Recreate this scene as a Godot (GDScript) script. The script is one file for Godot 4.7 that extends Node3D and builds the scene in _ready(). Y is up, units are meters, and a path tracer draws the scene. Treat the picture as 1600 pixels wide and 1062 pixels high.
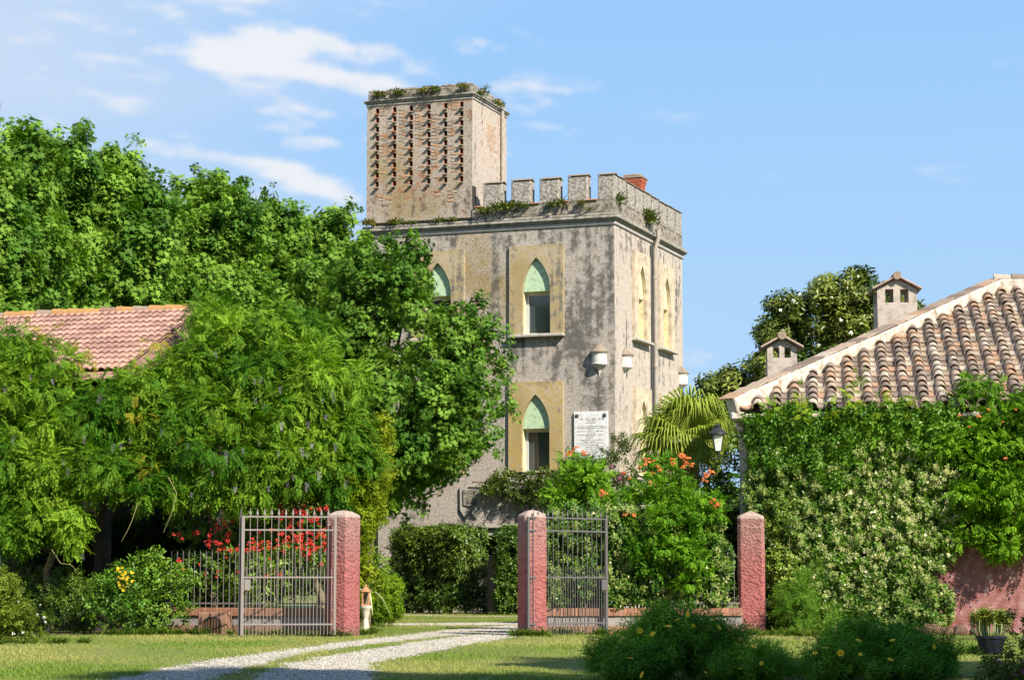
extends Node3D

const EYE := Vector3(0, 1, 0)
const F := 3400.0
const PITCH := 0.110429
const WHITE := Color(1, 1, 1)
var rng := RandomNumberGenerator.new()
var nz := FastNoiseLite.new()
var M := {}
var L := {}

# ---------------------------------------------------------------- mesh builder
class MB:
	var v := PackedVector3Array()
	var n := PackedVector3Array()
	var c := PackedColorArray()
	func tri(a: Vector3, b: Vector3, d: Vector3, na: Vector3, nb: Vector3, nd: Vector3, col := Color.WHITE) -> void:   # counter-clockwise seen from outside
		v.append(a); v.append(d); v.append(b)
		n.append(na); n.append(nd); n.append(nb)
		c.append(col); c.append(col); c.append(col)
	func face(a: Vector3, b: Vector3, d: Vector3, col := Color.WHITE) -> void:
		var m := (b - a).cross(d - a).normalized()
		tri(a, b, d, m, m, m, col)
	func quad(a: Vector3, b: Vector3, d: Vector3, e: Vector3, col := Color.WHITE) -> void:
		var m := (d - a).cross(e - b).normalized()
		tri(a, b, d, m, m, m, col)
		tri(a, d, e, m, m, m, col)
	func box(o: Vector3, s: Vector3, col := Color.WHITE, b := Basis.IDENTITY) -> void:
		var h := s * 0.5
		var p := []
		for i in 8:
			p.append(o + b * Vector3(h.x if i & 1 else -h.x, h.y if i & 2 else -h.y, h.z if i & 4 else -h.z))
		quad(p[4], p[5], p[7], p[6], col); quad(p[1], p[0], p[2], p[3], col)
		quad(p[5], p[1], p[3], p[7], col); quad(p[0], p[4], p[6], p[2], col)
		quad(p[6], p[7], p[3], p[2], col); quad(p[0], p[1], p[5], p[4], col)
	func bevel(o: Vector3, s: Vector3, r: float, col := Color.WHITE, b := Basis.IDENTITY) -> void:
		var h := s * 0.5
		var k := func(x: float, y: float, z: float, ax: int) -> Vector3:
			var q := Vector3(x * h.x, y * h.y, z * h.z)
			for i in 3:
				if i != ax: q[i] -= r * signf(q[i])
			return o + b * q
		for ax in 3:
			var u := (ax + 1) % 3
			var w := (ax + 2) % 3
			for sg in [-1.0, 1.0]:
				var q := []
				for st in [[-1, -1], [1, -1], [1, 1], [-1, 1]]:
					var e := Vector3()
					e[ax] = sg; e[u] = st[0]; e[w] = st[1]
					q.append((k as Callable).call(e.x, e.y, e.z, ax))
				if sg > 0: quad(q[0], q[1], q[2], q[3], col)
				else: quad(q[3], q[2], q[1], q[0], col)
			for s1 in [-1.0, 1.0]:
				for s2 in [-1.0, 1.0]:
					var e0 := Vector3()
					e0[ax] = -1; e0[u] = s1; e0[w] = s2
					var e1 := e0
					e1[ax] = 1
					var a0 = (k as Callable).call(e0.x, e0.y, e0.z, u)
					var a1 = (k as Callable).call(e1.x, e1.y, e1.z, u)
					var c0 = (k as Callable).call(e0.x, e0.y, e0.z, w)
					var c1 = (k as Callable).call(e1.x, e1.y, e1.z, w)
					if (a1 - a0).cross(c0 - a0).dot(b * (e0 + e1)) < 0: quad(a1, a0, c0, c1, col)
					else: quad(a0, a1, c1, c0, col)
		for i in 8:
			var x := 1.0 if i & 1 else -1.0
			var y := 1.0 if i & 2 else -1.0
			var z := 1.0 if i & 4 else -1.0
			var t0 = (k as Callable).call(x, y, z, 0)
			var t1 = (k as Callable).call(x, y, z, 1)
			var t2 = (k as Callable).call(x, y, z, 2)
			if x * y * z > 0: face(t0, t1, t2, col)
			else: face(t0, t2, t1, col)
	func tube(p: Array, r: Array, sides := 8, col := Color.WHITE) -> void:
		var side := Vector3.ZERO
		var rings := []
		for i in p.size():
			var d: Vector3 = ((p[mini(i + 1, p.size() - 1)] as Vector3) - (p[maxi(i - 1, 0)] as Vector3)).normalized()
			if side == Vector3.ZERO: side = d.cross(Vector3.UP if absf(d.y) < 0.9 else Vector3.RIGHT)
			side = (side - d * side.dot(d)).normalized()
			var up := side.cross(d)
			var ring := []
			for k in sides:
				var a := TAU * k / sides
				ring.append(side * cos(a) + up * -sin(a))
			rings.append(ring)
		for i in p.size() - 1:
			for k in sides:
				var k2 := (k + 1) % sides
				var a: Vector3 = rings[i][k]
				var b: Vector3 = rings[i][k2]
				var d: Vector3 = rings[i + 1][k2]
				var e: Vector3 = rings[i + 1][k]
				tri(p[i] + a * r[i], p[i] + b * r[i], p[i + 1] + d * r[i + 1], a, b, d, col)
				tri(p[i] + a * r[i], p[i + 1] + d * r[i + 1], p[i + 1] + e * r[i + 1], a, d, e, col)
		for k in range(1, sides - 1):
			var z := p.size() - 1
			face(p[z] + rings[z][0] * r[z], p[z] + rings[z][k] * r[z], p[z] + rings[z][k + 1] * r[z], col)
			face(p[0] + rings[0][0] * r[0], p[0] + rings[0][k + 1] * r[0], p[0] + rings[0][k] * r[0], col)
	func lathe(prof: Array, seg := 16, o := Vector3.ZERO, col := Color.WHITE, a0 := 0.0, a1 := TAU) -> void:   # prof bottom to top, outside
		for i in prof.size() - 1:
			var p0: Vector2 = prof[i]
			var p1: Vector2 = prof[i + 1]
			var t := p1 - p0
			var nn := Vector2(t.y, -t.x).normalized()
			for k in seg:
				var x0 := a0 + (a1 - a0) * k / seg
				var x1 := a0 + (a1 - a0) * (k + 1) / seg
				var d0 := Vector3(sin(x0), 0, cos(x0))
				var d1 := Vector3(sin(x1), 0, cos(x1))
				var up := Vector3.UP
				var m0 := d0 * nn.x + up * nn.y
				var m1 := d1 * nn.x + up * nn.y
				tri(o + d0 * p0.x + up * p0.y, o + d1 * p0.x + up * p0.y, o + d1 * p1.x + up * p1.y, m0, m1, m1, col)
				tri(o + d0 * p0.x + up * p0.y, o + d1 * p1.x + up * p1.y, o + d0 * p1.x + up * p1.y, m0, m1, m0, col)
	func prism(poly: PackedVector2Array, z0: float, z1: float, col := Color.WHITE, caps := 3) -> void:   # poly in x, y; front at z1
		var ar := 0.0
		for i in poly.size(): ar += poly[i].cross(poly[(i + 1) % poly.size()])
		if ar < 0: poly.reverse()
		var t := Geometry2D.triangulate_polygon(poly)
		for i in range(0, t.size(), 3):
			var a := poly[t[i]]
			var b := poly[t[i + 1]]
			var d := poly[t[i + 2]]
			if (b - a).cross(d - a) < 0:
				var s := b
				b = d; d = s
			if caps & 1: face(Vector3(a.x, a.y, z1), Vector3(b.x, b.y, z1), Vector3(d.x, d.y, z1), col)
			if caps & 2: face(Vector3(a.x, a.y, z0), Vector3(d.x, d.y, z0), Vector3(b.x, b.y, z0), col)
		for i in poly.size():
			var a := poly[i]
			var b := poly[(i + 1) % poly.size()]
			quad(Vector3(a.x, a.y, z1), Vector3(a.x, a.y, z0), Vector3(b.x, b.y, z0), Vector3(b.x, b.y, z1), col)
	func leaf(o: Vector3, d: Vector3, m: Vector3, l: float, w: float, fold := 0.12, droop := 0.15, col := Color.WHITE) -> void:
		var s := d.cross(m).normalized()
		m = s.cross(d).normalized()
		var mid := o + d * l * 0.48
		var a := mid + s * w * 0.5 + m * fold * w
		var b := mid - s * w * 0.5 + m * fold * w
		var e := o + d * l - m * droop * l
		face(o, mid, a, col); face(o, b, mid, col); face(a, mid, e, col); face(mid, b, e, col)
	func palmate(o: Vector3, d: Vector3, m: Vector3, l: float, col := Color.WHITE) -> void:
		var s := d.cross(m).normalized()
		m = s.cross(d).normalized()
		var ctr := o + d * l * 0.3
		var last := Vector3.ZERO
		for q in [[-165, 0.25], [-112, 0.6], [-80, 0.38], [-50, 0.82], [-24, 0.42], [0, 0.85], [24, 0.42], [50, 0.82], [80, 0.38], [112, 0.6], [165, 0.25]]:
			var a := deg_to_rad(q[0])
			var p: Vector3 = ctr + (d * cos(a) + s * sin(a)) * q[1] * l - m * q[1] * q[1] * l * 0.22
			if last != Vector3.ZERO: face(ctr, last, p, col)
			last = p
	func mesh(pr := 0, ox := 0.0, oy := 0.0, sx := 1.0, sy := 1.0) -> ArrayMesh:
		var a := []
		a.resize(Mesh.ARRAY_MAX)
		a[Mesh.ARRAY_VERTEX] = v; a[Mesh.ARRAY_NORMAL] = n; a[Mesh.ARRAY_COLOR] = c
		if pr:
			var uv := PackedVector2Array()
			uv.resize(v.size())
			for i in v.size():
				uv[i] = Vector2(((v[i].x if pr == 1 else -v[i].z) - ox) / sx, 1.0 - (v[i].y - oy) / sy)
			a[Mesh.ARRAY_TEX_UV] = uv; a[Mesh.ARRAY_TEX_UV2] = uv
		var m := ArrayMesh.new()
		m.add_surface_from_arrays(Mesh.PRIMITIVE_TRIANGLES, a)
		return m

# ---------------------------------------------------------------- naming
func tag(o: Node, label: String, category: String, group := "") -> Node:
	o.set_meta("label", label); o.set_meta("category", category)
	if group: o.set_meta("group", group)
	return o

func numbered(called: String, parent: Node) -> String:
	if not parent.has_node(NodePath(called)): return called
	var k := 1
	while parent.has_node(NodePath("%s_%03d" % [called, k])): k += 1
	return "%s_%03d" % [called, k]

var counts := {}
func add(o: Node3D, called: String, parent: Node) -> void:
	var key := str(parent.get_instance_id()) + called
	var k: int = counts.get(key, 0)
	counts[key] = k + 1
	o.name = called if k == 0 else "%s_%03d" % [called, k]
	parent.add_child(o, true)

func thing(called: String, label: String, category: String, pos := Vector3.ZERO, turn := 0.0, group := "") -> Node3D:
	var o := Node3D.new()
	add(o, called, self)
	o.position = pos; o.rotation.y = turn
	tag(o, label, category, group)
	return o

func put(parent: Node, called: String, mesh: Mesh, mat: Material, pos := Vector3.ZERO, b := Basis.IDENTITY) -> MeshInstance3D:
	var o := MeshInstance3D.new()
	o.mesh = mesh
	o.material_override = mat
	o.transform = Transform3D(b, pos)
	add(o, called, parent)
	return o

func stuff(o: Node) -> Node:
	o.set_meta("kind", "stuff")
	return o

# ---------------------------------------------------------------- places
func ray(px: float, py: float) -> Vector3:
	var x := (px - 800.0) / F
	var y := -(py - 531.0) / F
	return Vector3(x, y * cos(PITCH) + sin(PITCH), y * sin(PITCH) - cos(PITCH))

func at(px: float, py: float, d: float) -> Vector3:
	var r := ray(px, py)
	return EYE + r * (d / -r.z)

func ground(px: float, py: float) -> Vector3:
	var r := ray(px, py)
	return EYE - r / r.y

func B(px: float, py: float, d: float, rx: float, ry: float, rz: float) -> Array:
	return [at(px, py, d), Vector3(rx * d / F, ry * d / F, rz)]

# ---------------------------------------------------------------- materials
func lin(r: float, g: float, b: float) -> Color:
	return Color(r, g, b).linear_to_srgb()

func noise_tex(freq: float, colors: Array, seed_ := 1, size := 512, oct := 5, kind := 0) -> NoiseTexture2D:
	var f := FastNoiseLite.new()
	f.seed = seed_
	f.frequency = freq
	f.noise_type = FastNoiseLite.TYPE_SIMPLEX_SMOOTH if kind == 0 else FastNoiseLite.TYPE_CELLULAR
	f.fractal_octaves = oct
	f.fractal_gain = 0.55
	var t := NoiseTexture2D.new()
	t.width = size; t.height = size
	t.seamless = true
	t.noise = f
	if colors:
		var g := Gradient.new()
		var off := PackedFloat32Array()
		var cs := PackedColorArray()
		for q in colors:
			off.append(q[0]); cs.append(q[1])
		g.offsets = off; g.colors = cs
		t.color_ramp = g
	return t

func mat(col: Color, rough := 0.9, vc := false) -> StandardMaterial3D:
	var m := StandardMaterial3D.new()
	m.albedo_color = col
	m.roughness = rough
	m.metallic_specular = 0.35
	m.vertex_color_use_as_albedo = vc
	return m

func tri_tex(m: StandardMaterial3D, t: Texture2D, scale: float, bump: Texture2D = null, bump_cm := 1.0) -> StandardMaterial3D:
	if t: m.albedo_texture = t
	m.uv1_triplanar = true
	m.uv1_world_triplanar = true
	m.uv1_scale = Vector3.ONE * scale
	if bump:
		m.heightmap_enabled = true
		m.heightmap_texture = bump
		m.heightmap_scale = bump_cm
	return m

func detail(m: StandardMaterial3D, t: Texture2D, scale: float) -> StandardMaterial3D:
	m.detail_enabled = true
	m.detail_albedo = t
	m.detail_blend_mode = BaseMaterial3D.BLEND_MODE_MUL
	m.detail_uv_layer = BaseMaterial3D.DETAIL_UV_2
	m.uv2_triplanar = true
	m.uv2_world_triplanar = true
	m.uv2_scale = Vector3.ONE * scale
	return m

func leaf_mat(back := 0.75, rough := 0.5) -> StandardMaterial3D:
	var m := mat(Color.WHITE, rough, true)
	m.cull_mode = BaseMaterial3D.CULL_DISABLED
	m.backlight_enabled = true
	m.backlight = Color(back * 0.92, back, back * 0.45)
	m.metallic_specular = 0.25
	return m

# stains of an old plastered wall, in metres from the lower left corner of the wall
func wall_tex(w: float, h: float, ppm: float, sd: int, dark: Array, ochre: Array, base: Color, y_off := 0.0, bricky := 0.0, streaky := 1.0) -> ImageTexture:
	var iw := int(w * ppm)
	var ih := int(h * ppm)
	var a := FastNoiseLite.new()
	a.seed = sd; a.frequency = 0.35; a.fractal_octaves = 5; a.fractal_gain = 0.6
	var s := FastNoiseLite.new()
	s.seed = sd + 5; s.frequency = 1.0; s.fractal_octaves = 3
	var d := FastNoiseLite.new()
	d.seed = sd + 9; d.frequency = 2.6; d.fractal_octaves = 5; d.fractal_gain = 0.7
	var im := Image.create(iw, ih, false, Image.FORMAT_RGB8)
	var cd := Color(0.10, 0.097, 0.09)
	var co := Color(0.30, 0.225, 0.085)
	var cp := Color(0.52, 0.46, 0.41)
	var cb := Color(0.42, 0.17, 0.085)
	for j in ih:
		var y := h - j / ppm
		for i in iw:
			var x := i / ppm
			var n1 := a.get_noise_2d(x, y)
			var n2 := s.get_noise_2d(x * 2.6, y * 0.22)
			var n3 := d.get_noise_2d(x, y)
			var t := n1 * 0.42 + n2 * 0.62 * streaky + n3 * 0.85 - 0.3
			for q in dark:
				var e := Vector2((x - q[0]) / q[2], (y - q[1]) / q[3]).length_squared()
				if e < 4.0: t += q[4] * exp(-e)
			var o := n1 * -0.6 + n3 * 0.3 - 0.18
			for q in ochre:
				var e := Vector2((x - q[0]) / q[2], (y - q[1]) / q[3]).length_squared()
				if e < 4.0: o += q[4] * exp(-e)
			var col := base.lerp(cp, clampf(0.5 + n3 * 1.3 - n1, 0, 1) * 0.55)
			col = col.lerp(co, clampf(o * 1.5, 0, 0.8))
			if bricky > 0.0: col = col.lerp(cb, clampf((n3 + n1 * 0.8 - 0.12) * 3.0 * bricky, 0, 0.7))
			col = col.lerp(cd, clampf(t * 1.5, 0, 0.86))
			im.set_pixel(i, j, col.linear_to_srgb())
	return ImageTexture.create_from_image(im)

# ---------------------------------------------------------------- foliage
func clumpy(src: Array, k: int, frac: float, reach := 0.78, squash := 0.85) -> Array:
	var out := []
	for b in src:
		for i in k:
			var d := Vector3(rng.randfn(), rng.randfn(), rng.randfn()).normalized()
			var r: Vector3 = b[1]
			var m := (r.x + r.y + r.z) / 3.0 * frac * rng.randf_range(0.65, 1.35)
			out.append([b[0] + d * r * reach * rng.randf_range(0.75, 1.1), Vector3(m, m * squash, m)])
	return out

func leaves(parent: Node, called: String, mesh: Mesh, m: Material, blobs: Array, o: Dictionary) -> MultiMeshInstance3D:
	var xf: Array[Transform3D] = []
	var cs := PackedColorArray()
	var dens: float = o.get("n", 20.0)
	var s0: float = o.get("s0", 0.8)
	var s1: float = o.get("s1", 1.2)
	var up: float = o.get("up", 0.4)
	var outw: float = o.get("out", 0.7)
	var rnd: float = o.get("rnd", 0.5)
	var inner: float = o.get("inner", 0.55)
	var c0: Color = o.c0
	var c1: Color = o.c1
	var ymin: float = o.get("ymin", 0.02)
	var zmax: float = o.get("zmax", 1000.0)
	var face_up: float = o.get("face", 0.5)
	var fuzz: float = o.get("fuzz", 1.08)
	for bi in blobs.size():
		var b = blobs[bi]
		var r: Vector3 = b[1]
		var area := 4.19 * (r.x * r.y + r.y * r.z + r.x * r.z)
		var cnt := int(area * dens + rng.randf())
		for i in cnt:
			var d := Vector3(rng.randfn(), rng.randfn(), rng.randfn()).normalized()
			var k := lerpf(inner, fuzz, sqrt(rng.randf()))
			var p: Vector3 = b[0] + d * r * k
			if p.y < ymin or p.z > zmax: continue
			var nn := (d / r).normalized()
			var ax := (nn * outw + Vector3.UP * up + Vector3(rng.randfn(), rng.randfn(), rng.randfn()) * rnd * 0.6).normalized()
			var fz := (nn + Vector3.UP * face_up + Vector3(rng.randfn(), rng.randfn(), rng.randfn()) * rnd * 0.5)
			var bx := ax.cross(fz).normalized()
			var bz := bx.cross(ax)
			var s := rng.randf_range(s0, s1)
			xf.append(Transform3D(Basis(bx * s, ax * s, bz * s), p))
			var tone := clampf(0.48 + nz.get_noise_3dv(p * 3.5) * 1.2 + rng.randfn() * 0.2, 0, 1)
			var cc := c0.lerp(c1, tone)
			var g := 1.0 + rng.randfn() * 0.13
			cs.append(Color(cc.r * g, cc.g * g, cc.b * g))
	return mmi(parent, called, mesh, m, xf, cs)

func mmi(parent: Node, called: String, mesh: Mesh, m: Material, xf: Array[Transform3D], cs: PackedColorArray) -> MultiMeshInstance3D:
	var mm := MultiMesh.new()
	mm.transform_format = MultiMesh.TRANSFORM_3D
	mm.use_colors = true
	mm.mesh = mesh
	mm.instance_count = xf.size()
	for i in xf.size():
		mm.set_instance_transform(i, xf[i])
		mm.set_instance_color(i, cs[i])
	var o := MultiMeshInstance3D.new()
	o.multimesh = mm
	o.material_override = m
	add(o, called, parent)
	stuff(o)
	return o

# leaves over a wall: poly in metres along the wall (x) and up (y)
func wall_leaves(parent: Node, called: String, mesh: Mesh, m: Material, o3: Vector3, X: Vector3, N: Vector3, poly: PackedVector2Array, o: Dictionary) -> MultiMeshInstance3D:
	var lo := poly[0]
	var hi := poly[0]
	for p in poly:
		lo = lo.min(p); hi = hi.max(p)
	var cnt := int((hi.x - lo.x) * (hi.y - lo.y) * float(o.n))
	var xf: Array[Transform3D] = []
	var cs := PackedColorArray()
	var thick: float = o.get("thick", 0.3)
	var c0: Color = o.c0
	var c1: Color = o.c1
	var ydir: float = o.get("up", -0.3)
	for i in cnt:
		var q := Vector2(rng.randf_range(lo.x, hi.x), rng.randf_range(lo.y, hi.y))
		var wob := Vector2(nz.get_noise_2d(q.x * 9.0, q.y * 9.0), nz.get_noise_2d(q.x * 9.0 + 50.0, q.y * 9.0)) * float(o.get("ragged", 0.3))
		if not Geometry2D.is_point_in_polygon(q + wob, poly): continue
		var lump := 0.5 + 0.5 * nz.get_noise_2d(q.x * 22.0 + 99.0, q.y * 22.0) * 1.3
		var deep := lump * thick * lerpf(0.35, 1.0, sqrt(rng.randf())) + 0.03
		var p := o3 + X * q.x + Vector3.UP * q.y + N * deep
		if p.y < 0.02: continue
		var gap: float = nz.get_noise_2d(q.x * 34.0 - 40.0, q.y * 34.0)
		if gap < float(o.get("gap", -1.0)): continue
		var rv := Vector3(rng.randfn(), rng.randfn(), rng.randfn())
		var ax := (N * float(o.get("out", 0.6)) + Vector3.UP * ydir + rv * 0.4).normalized()
		var bx := ax.cross(N + Vector3.UP * 0.8 + Vector3(rng.randfn(), rng.randfn(), rng.randfn()) * 0.35).normalized()
		var bz := bx.cross(ax)
		var s := rng.randf_range(o.s0, o.s1)
		xf.append(Transform3D(Basis(bx * s, ax * s, bz * s), p))
		var tone := clampf(0.5 + nz.get_noise_3dv(p * 2.5) * 0.9 + rng.randfn() * 0.2, 0, 1)
		var cc := c0.lerp(c1, tone)
		cs.append(cc)
	return mmi(parent, called, mesh, m, xf, cs)

func make_leaf_meshes() -> void:
	var lr := RandomNumberGenerator.new()
	lr.seed = 77
	var sp := func(n: int, lenx: float, pal: bool, ll: float, lw: float, spread: float, twig: float) -> ArrayMesh:
		var b := MB.new()
		b.tube([Vector3.ZERO, Vector3(0, lenx * 0.5, 0.01), Vector3(0, lenx, 0)], [twig, twig * 0.7, twig * 0.3], 3, Color(0.8, 0.55, 0.5))
		for i in n:
			var t := (i + 0.6) / n
			var a := i * 2.4 + lr.randf() * 0.8
			var d := (Vector3(cos(a), 0, sin(a)) * spread + Vector3.UP * lr.randf_range(0.15, 0.7)).normalized()
			var m := (Vector3.UP * 0.9 + Vector3(cos(a), 0, sin(a)) * 0.2 + Vector3(lr.randfn(), lr.randfn(), lr.randfn()) * 0.28 + Vector3(0, 0, 0.5)).normalized()
			var s := lr.randf_range(0.75, 1.15)
			var o := Vector3(0, lenx * t, 0) + d * ll * (0.35 if pal else 0.05)
			if pal: b.palmate(o, d, m, ll * s)
			else: b.leaf(o, d, m, ll * s, lw * s, lr.randf_range(0.05, 0.2), lr.randf_range(0.05, 0.25))
		return b.mesh()
	L.plane = (sp as Callable).call(8, 0.42, true, 0.2, 0.0, 1.0, 0.006)
	L.ovate = (sp as Callable).call(9, 0.16, false, 0.085, 0.045, 1.0, 0.003)
	L.box = (sp as Callable).call(12, 0.14, false, 0.05, 0.028, 0.9, 0.003)
	L.laurel = (sp as Callable).call(8, 0.22, false, 0.11, 0.05, 0.9, 0.004)
	L.magnolia = (sp as Callable).call(9, 0.26, false, 0.24, 0.1, 1.0, 0.01)
	L.daisy = (sp as Callable).call(22, 0.2, false, 0.09, 0.012, 0.8, 0.004)
	var pinnate := func(n: int, rl: float, ll: float, lw: float, droop: float) -> ArrayMesh:
		var b := MB.new()
		var pts := []
		var rr := []
		for i in 5:
			var t := i / 4.0
			pts.append(Vector3(0, rl * t, -droop * rl * t * t)); rr.append(0.0035 * (1.0 - 0.7 * t))
		b.tube(pts, rr, 3, Color(0.9, 0.8, 0.5))
		for i in n:
			var t := 0.18 + 0.8 * i / n
			var p := Vector3(0, rl * t, -droop * rl * t * t)
			for s in [-1.0, 1.0]:
				var d := Vector3(s, 0.55, -0.35 + lr.randf() * 0.25).normalized()
				b.leaf(p, d, Vector3(s * 0.25, 0.25, 1).normalized(), ll * lr.randf_range(0.8, 1.1), lw, -0.05, 0.2)
		b.leaf(pts[4], Vector3(0, 1, -0.6).normalized(), Vector3(0, 0.4, 1), ll, lw)
		return b.mesh()
	L.wisteria = (pinnate as Callable).call(6, 0.3, 0.1, 0.034, 0.35)
	L.trumpet = (pinnate as Callable).call(4, 0.22, 0.085, 0.045, 0.3)
	# grass tuft
	var g := MB.new()
	for i in 9:
		var a := lr.randf() * TAU
		var o := Vector3(lr.randfn() * 0.03, 0, lr.randfn() * 0.03)
		var lean := Vector3(cos(a), 0, sin(a)) * lr.randf_range(0.15, 0.7)
		var h := lr.randf_range(0.6, 1.1)
		var w := Vector3(-sin(a), 0, cos(a)) * 0.0035
		var p1 := o + (Vector3.UP + lean * 0.5) * 0.024 * h
		var p2 := o + (Vector3.UP * 0.9 + lean) * 0.045 * h
		g.face(o - w, o + w, p1); g.face(p1 - w * 0.7, p1 + w * 0.7, p2)
	L.grass = g.mesh()
	# weed tuft: taller blades and leaves
	var wd := MB.new()
	for i in 26:
		var a := lr.randf() * TAU
		var d := (Vector3(cos(a), 0, sin(a)) * lr.randf_range(0.3, 1.1) + Vector3.UP * lr.randf_range(0.3, 1.0)).normalized()
		wd.leaf(Vector3(lr.randfn(), 0, lr.randfn()) * 0.02, d, (Vector3.UP + Vector3(cos(a), 0, sin(a)) * -0.2), lr.randf_range(0.1, 0.24), lr.randf_range(0.012, 0.03), 0.1, 0.3)
	L.weed = wd.mesh()
	var wl := MB.new()
	for i in 90:
		var d := Vector3(lr.randfn(), absf(lr.randfn()) * 0.8 + 0.1, lr.randfn()).normalized()
		wl.leaf(d * Vector3(0.16, 0.1, 0.1) * sqrt(lr.randf()), (d + Vector3(lr.randfn(), lr.randfn() + 0.6, lr.randfn()) * 0.4).normalized(), Vector3.UP + d * 0.3, lr.randf_range(0.04, 0.08), lr.randf_range(0.02, 0.035), 0.1, 0.2)
	L.ledge_weed = wl.mesh()
	# flowers
	var star := MB.new()
	for k in 5:
		for i in 5:
			var a := TAU * i / 5 + k
			var d := Vector3(cos(a), 0.25, sin(a)).normalized()
			var o := Vector3(cos(k * 2.4), 0, sin(k * 2.4)) * 0.022 * (1 if k else 0) + Vector3(0, lr.randf() * 0.015, 0)
			star.leaf(o * 1.6, d, Vector3.UP, 0.036, 0.024)
	L.star = star.mesh()
	var tr := MB.new()
	for k in 7:
		var a0 := k * 2.4
		var ax := (Vector3(cos(a0), 0, sin(a0)) * 0.9 + Vector3.UP * lr.randf_range(0.1, 0.9)).normalized()
		var sx := ax.cross(Vector3.UP).normalized()
		var sy := sx.cross(ax)
		tr.tube([ax * 0.01, ax * 0.05, ax * 0.075], [0.005, 0.01, 0.018], 5)
		for i in 5:
			var a := TAU * i / 5
			var d := (sx * cos(a) + sy * sin(a) + ax * 0.35).normalized()
			tr.leaf(ax * 0.075 + d * 0.012, d, ax, 0.032, 0.03)
	L.trumpet_flower = tr.mesh()
	var rd := MB.new()
	for k in 16:
		var d := Vector3(lr.randfn(), lr.randfn() + 0.4, lr.randfn()).normalized()
		rd.leaf(d * 0.02, (d + Vector3(lr.randfn(), lr.randfn(), lr.randfn()) * 0.4).normalized(), Vector3(lr.randfn(), 1, lr.randfn()), 0.06, 0.045)
	L.red = rd.mesh()
	var dy := MB.new()
	for i in 10:
		var a := TAU * i / 10
		dy.leaf(Vector3(cos(a), 0, sin(a)) * 0.008, Vector3(cos(a), 0.15, sin(a)).normalized(), Vector3.UP, 0.026, 0.012)
	dy.lathe([Vector2(0.012, 0), Vector2(0.008, 0.006), Vector2(0, 0.008)], 6, Vector3.ZERO, Color(0.8, 0.5, 0.2))
	L.daisy_flower = dy.mesh()
	var ra := MB.new()
	for i in 46:
		var t := i / 46.0
		var a := i * 2.4
		var rr := 0.045 * (1.0 - t * 0.8)
		var o := Vector3(cos(a) * rr, -t * 0.24, sin(a) * rr)
		ra.leaf(o, Vector3(cos(a), 0.4, sin(a)).normalized(), Vector3.UP, 0.028, 0.026, 0.2, 0.3, Color(1, 1, 1).lerp(Color(0.6, 0.5, 0.85), lr.randf()))
	L.raceme = ra.mesh()
	var stn := MB.new()
	stn.lathe([Vector2(0.7, -0.3), Vector2(1.0, 0.05), Vector2(0.6, 0.5), Vector2(0, 0.6)], 5)
	L.stone = stn.mesh()

func limbs(t: Node3D, base: Vector3, h: float, r: float, blobs: Array, m: Material, many := 9) -> void:
	var b := MB.new()
	var pts := []
	var rr := []
	for i in 7:
		var k := i / 6.0
		pts.append(base + Vector3(sin(k * 3.0) * 0.12, h * k, cos(k * 2.2) * 0.1 - 0.1)); rr.append(r * (1.25 - 0.25 * minf(k * 4.0, 1.0)) * (1.0 - 0.72 * k))
	b.tube(pts, rr, 9)
	var tk := put(t, "trunk", b.mesh(), m)
	for i in mini(many, blobs.size()):
		var to: Vector3 = blobs[(i * 7 + 3) % blobs.size()][0]
		var y := clampf((to.y - base.y) * 0.55, 0.4 * h, 0.95 * h)
		var k := y / h
		var from := base + Vector3(sin(k * 3.0) * 0.12, y, cos(k * 2.2) * 0.1 - 0.1)
		if to.y < from.y: to.y = from.y + 0.2
		var mid := from.lerp(to, 0.5) - Vector3.UP * 0.12 * from.distance_to(to)
		var lb := MB.new()
		lb.tube([from, mid, to], [r * 0.42, r * 0.26, r * 0.07], 6)
		put(tk, "branch", lb.mesh(), m)

func with_shoots(bl: Array, ctr: Vector3, n: int, ln: float) -> void:   # young shoots standing out of the crown
	var m := bl.size()
	for i in n:
		var b = bl[rng.randi() % m]
		var away: Vector3 = b[0] - ctr
		away.y = 0
		var d := (away.normalized() * rng.randf_range(0.1, 0.9) + Vector3.UP * rng.randf_range(0.5, 1.2) + Vector3(rng.randfn(), 0, rng.randfn()) * 0.25).normalized()
		var r: Vector3 = b[1]
		var l := ln * rng.randf_range(0.6, 1.25)
		for k in 5:
			bl.append([b[0] + d * (r * d).length() * 0.9 + d * l * k / 4.0, Vector3.ONE * (0.15 - 0.018 * k)])

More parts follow.
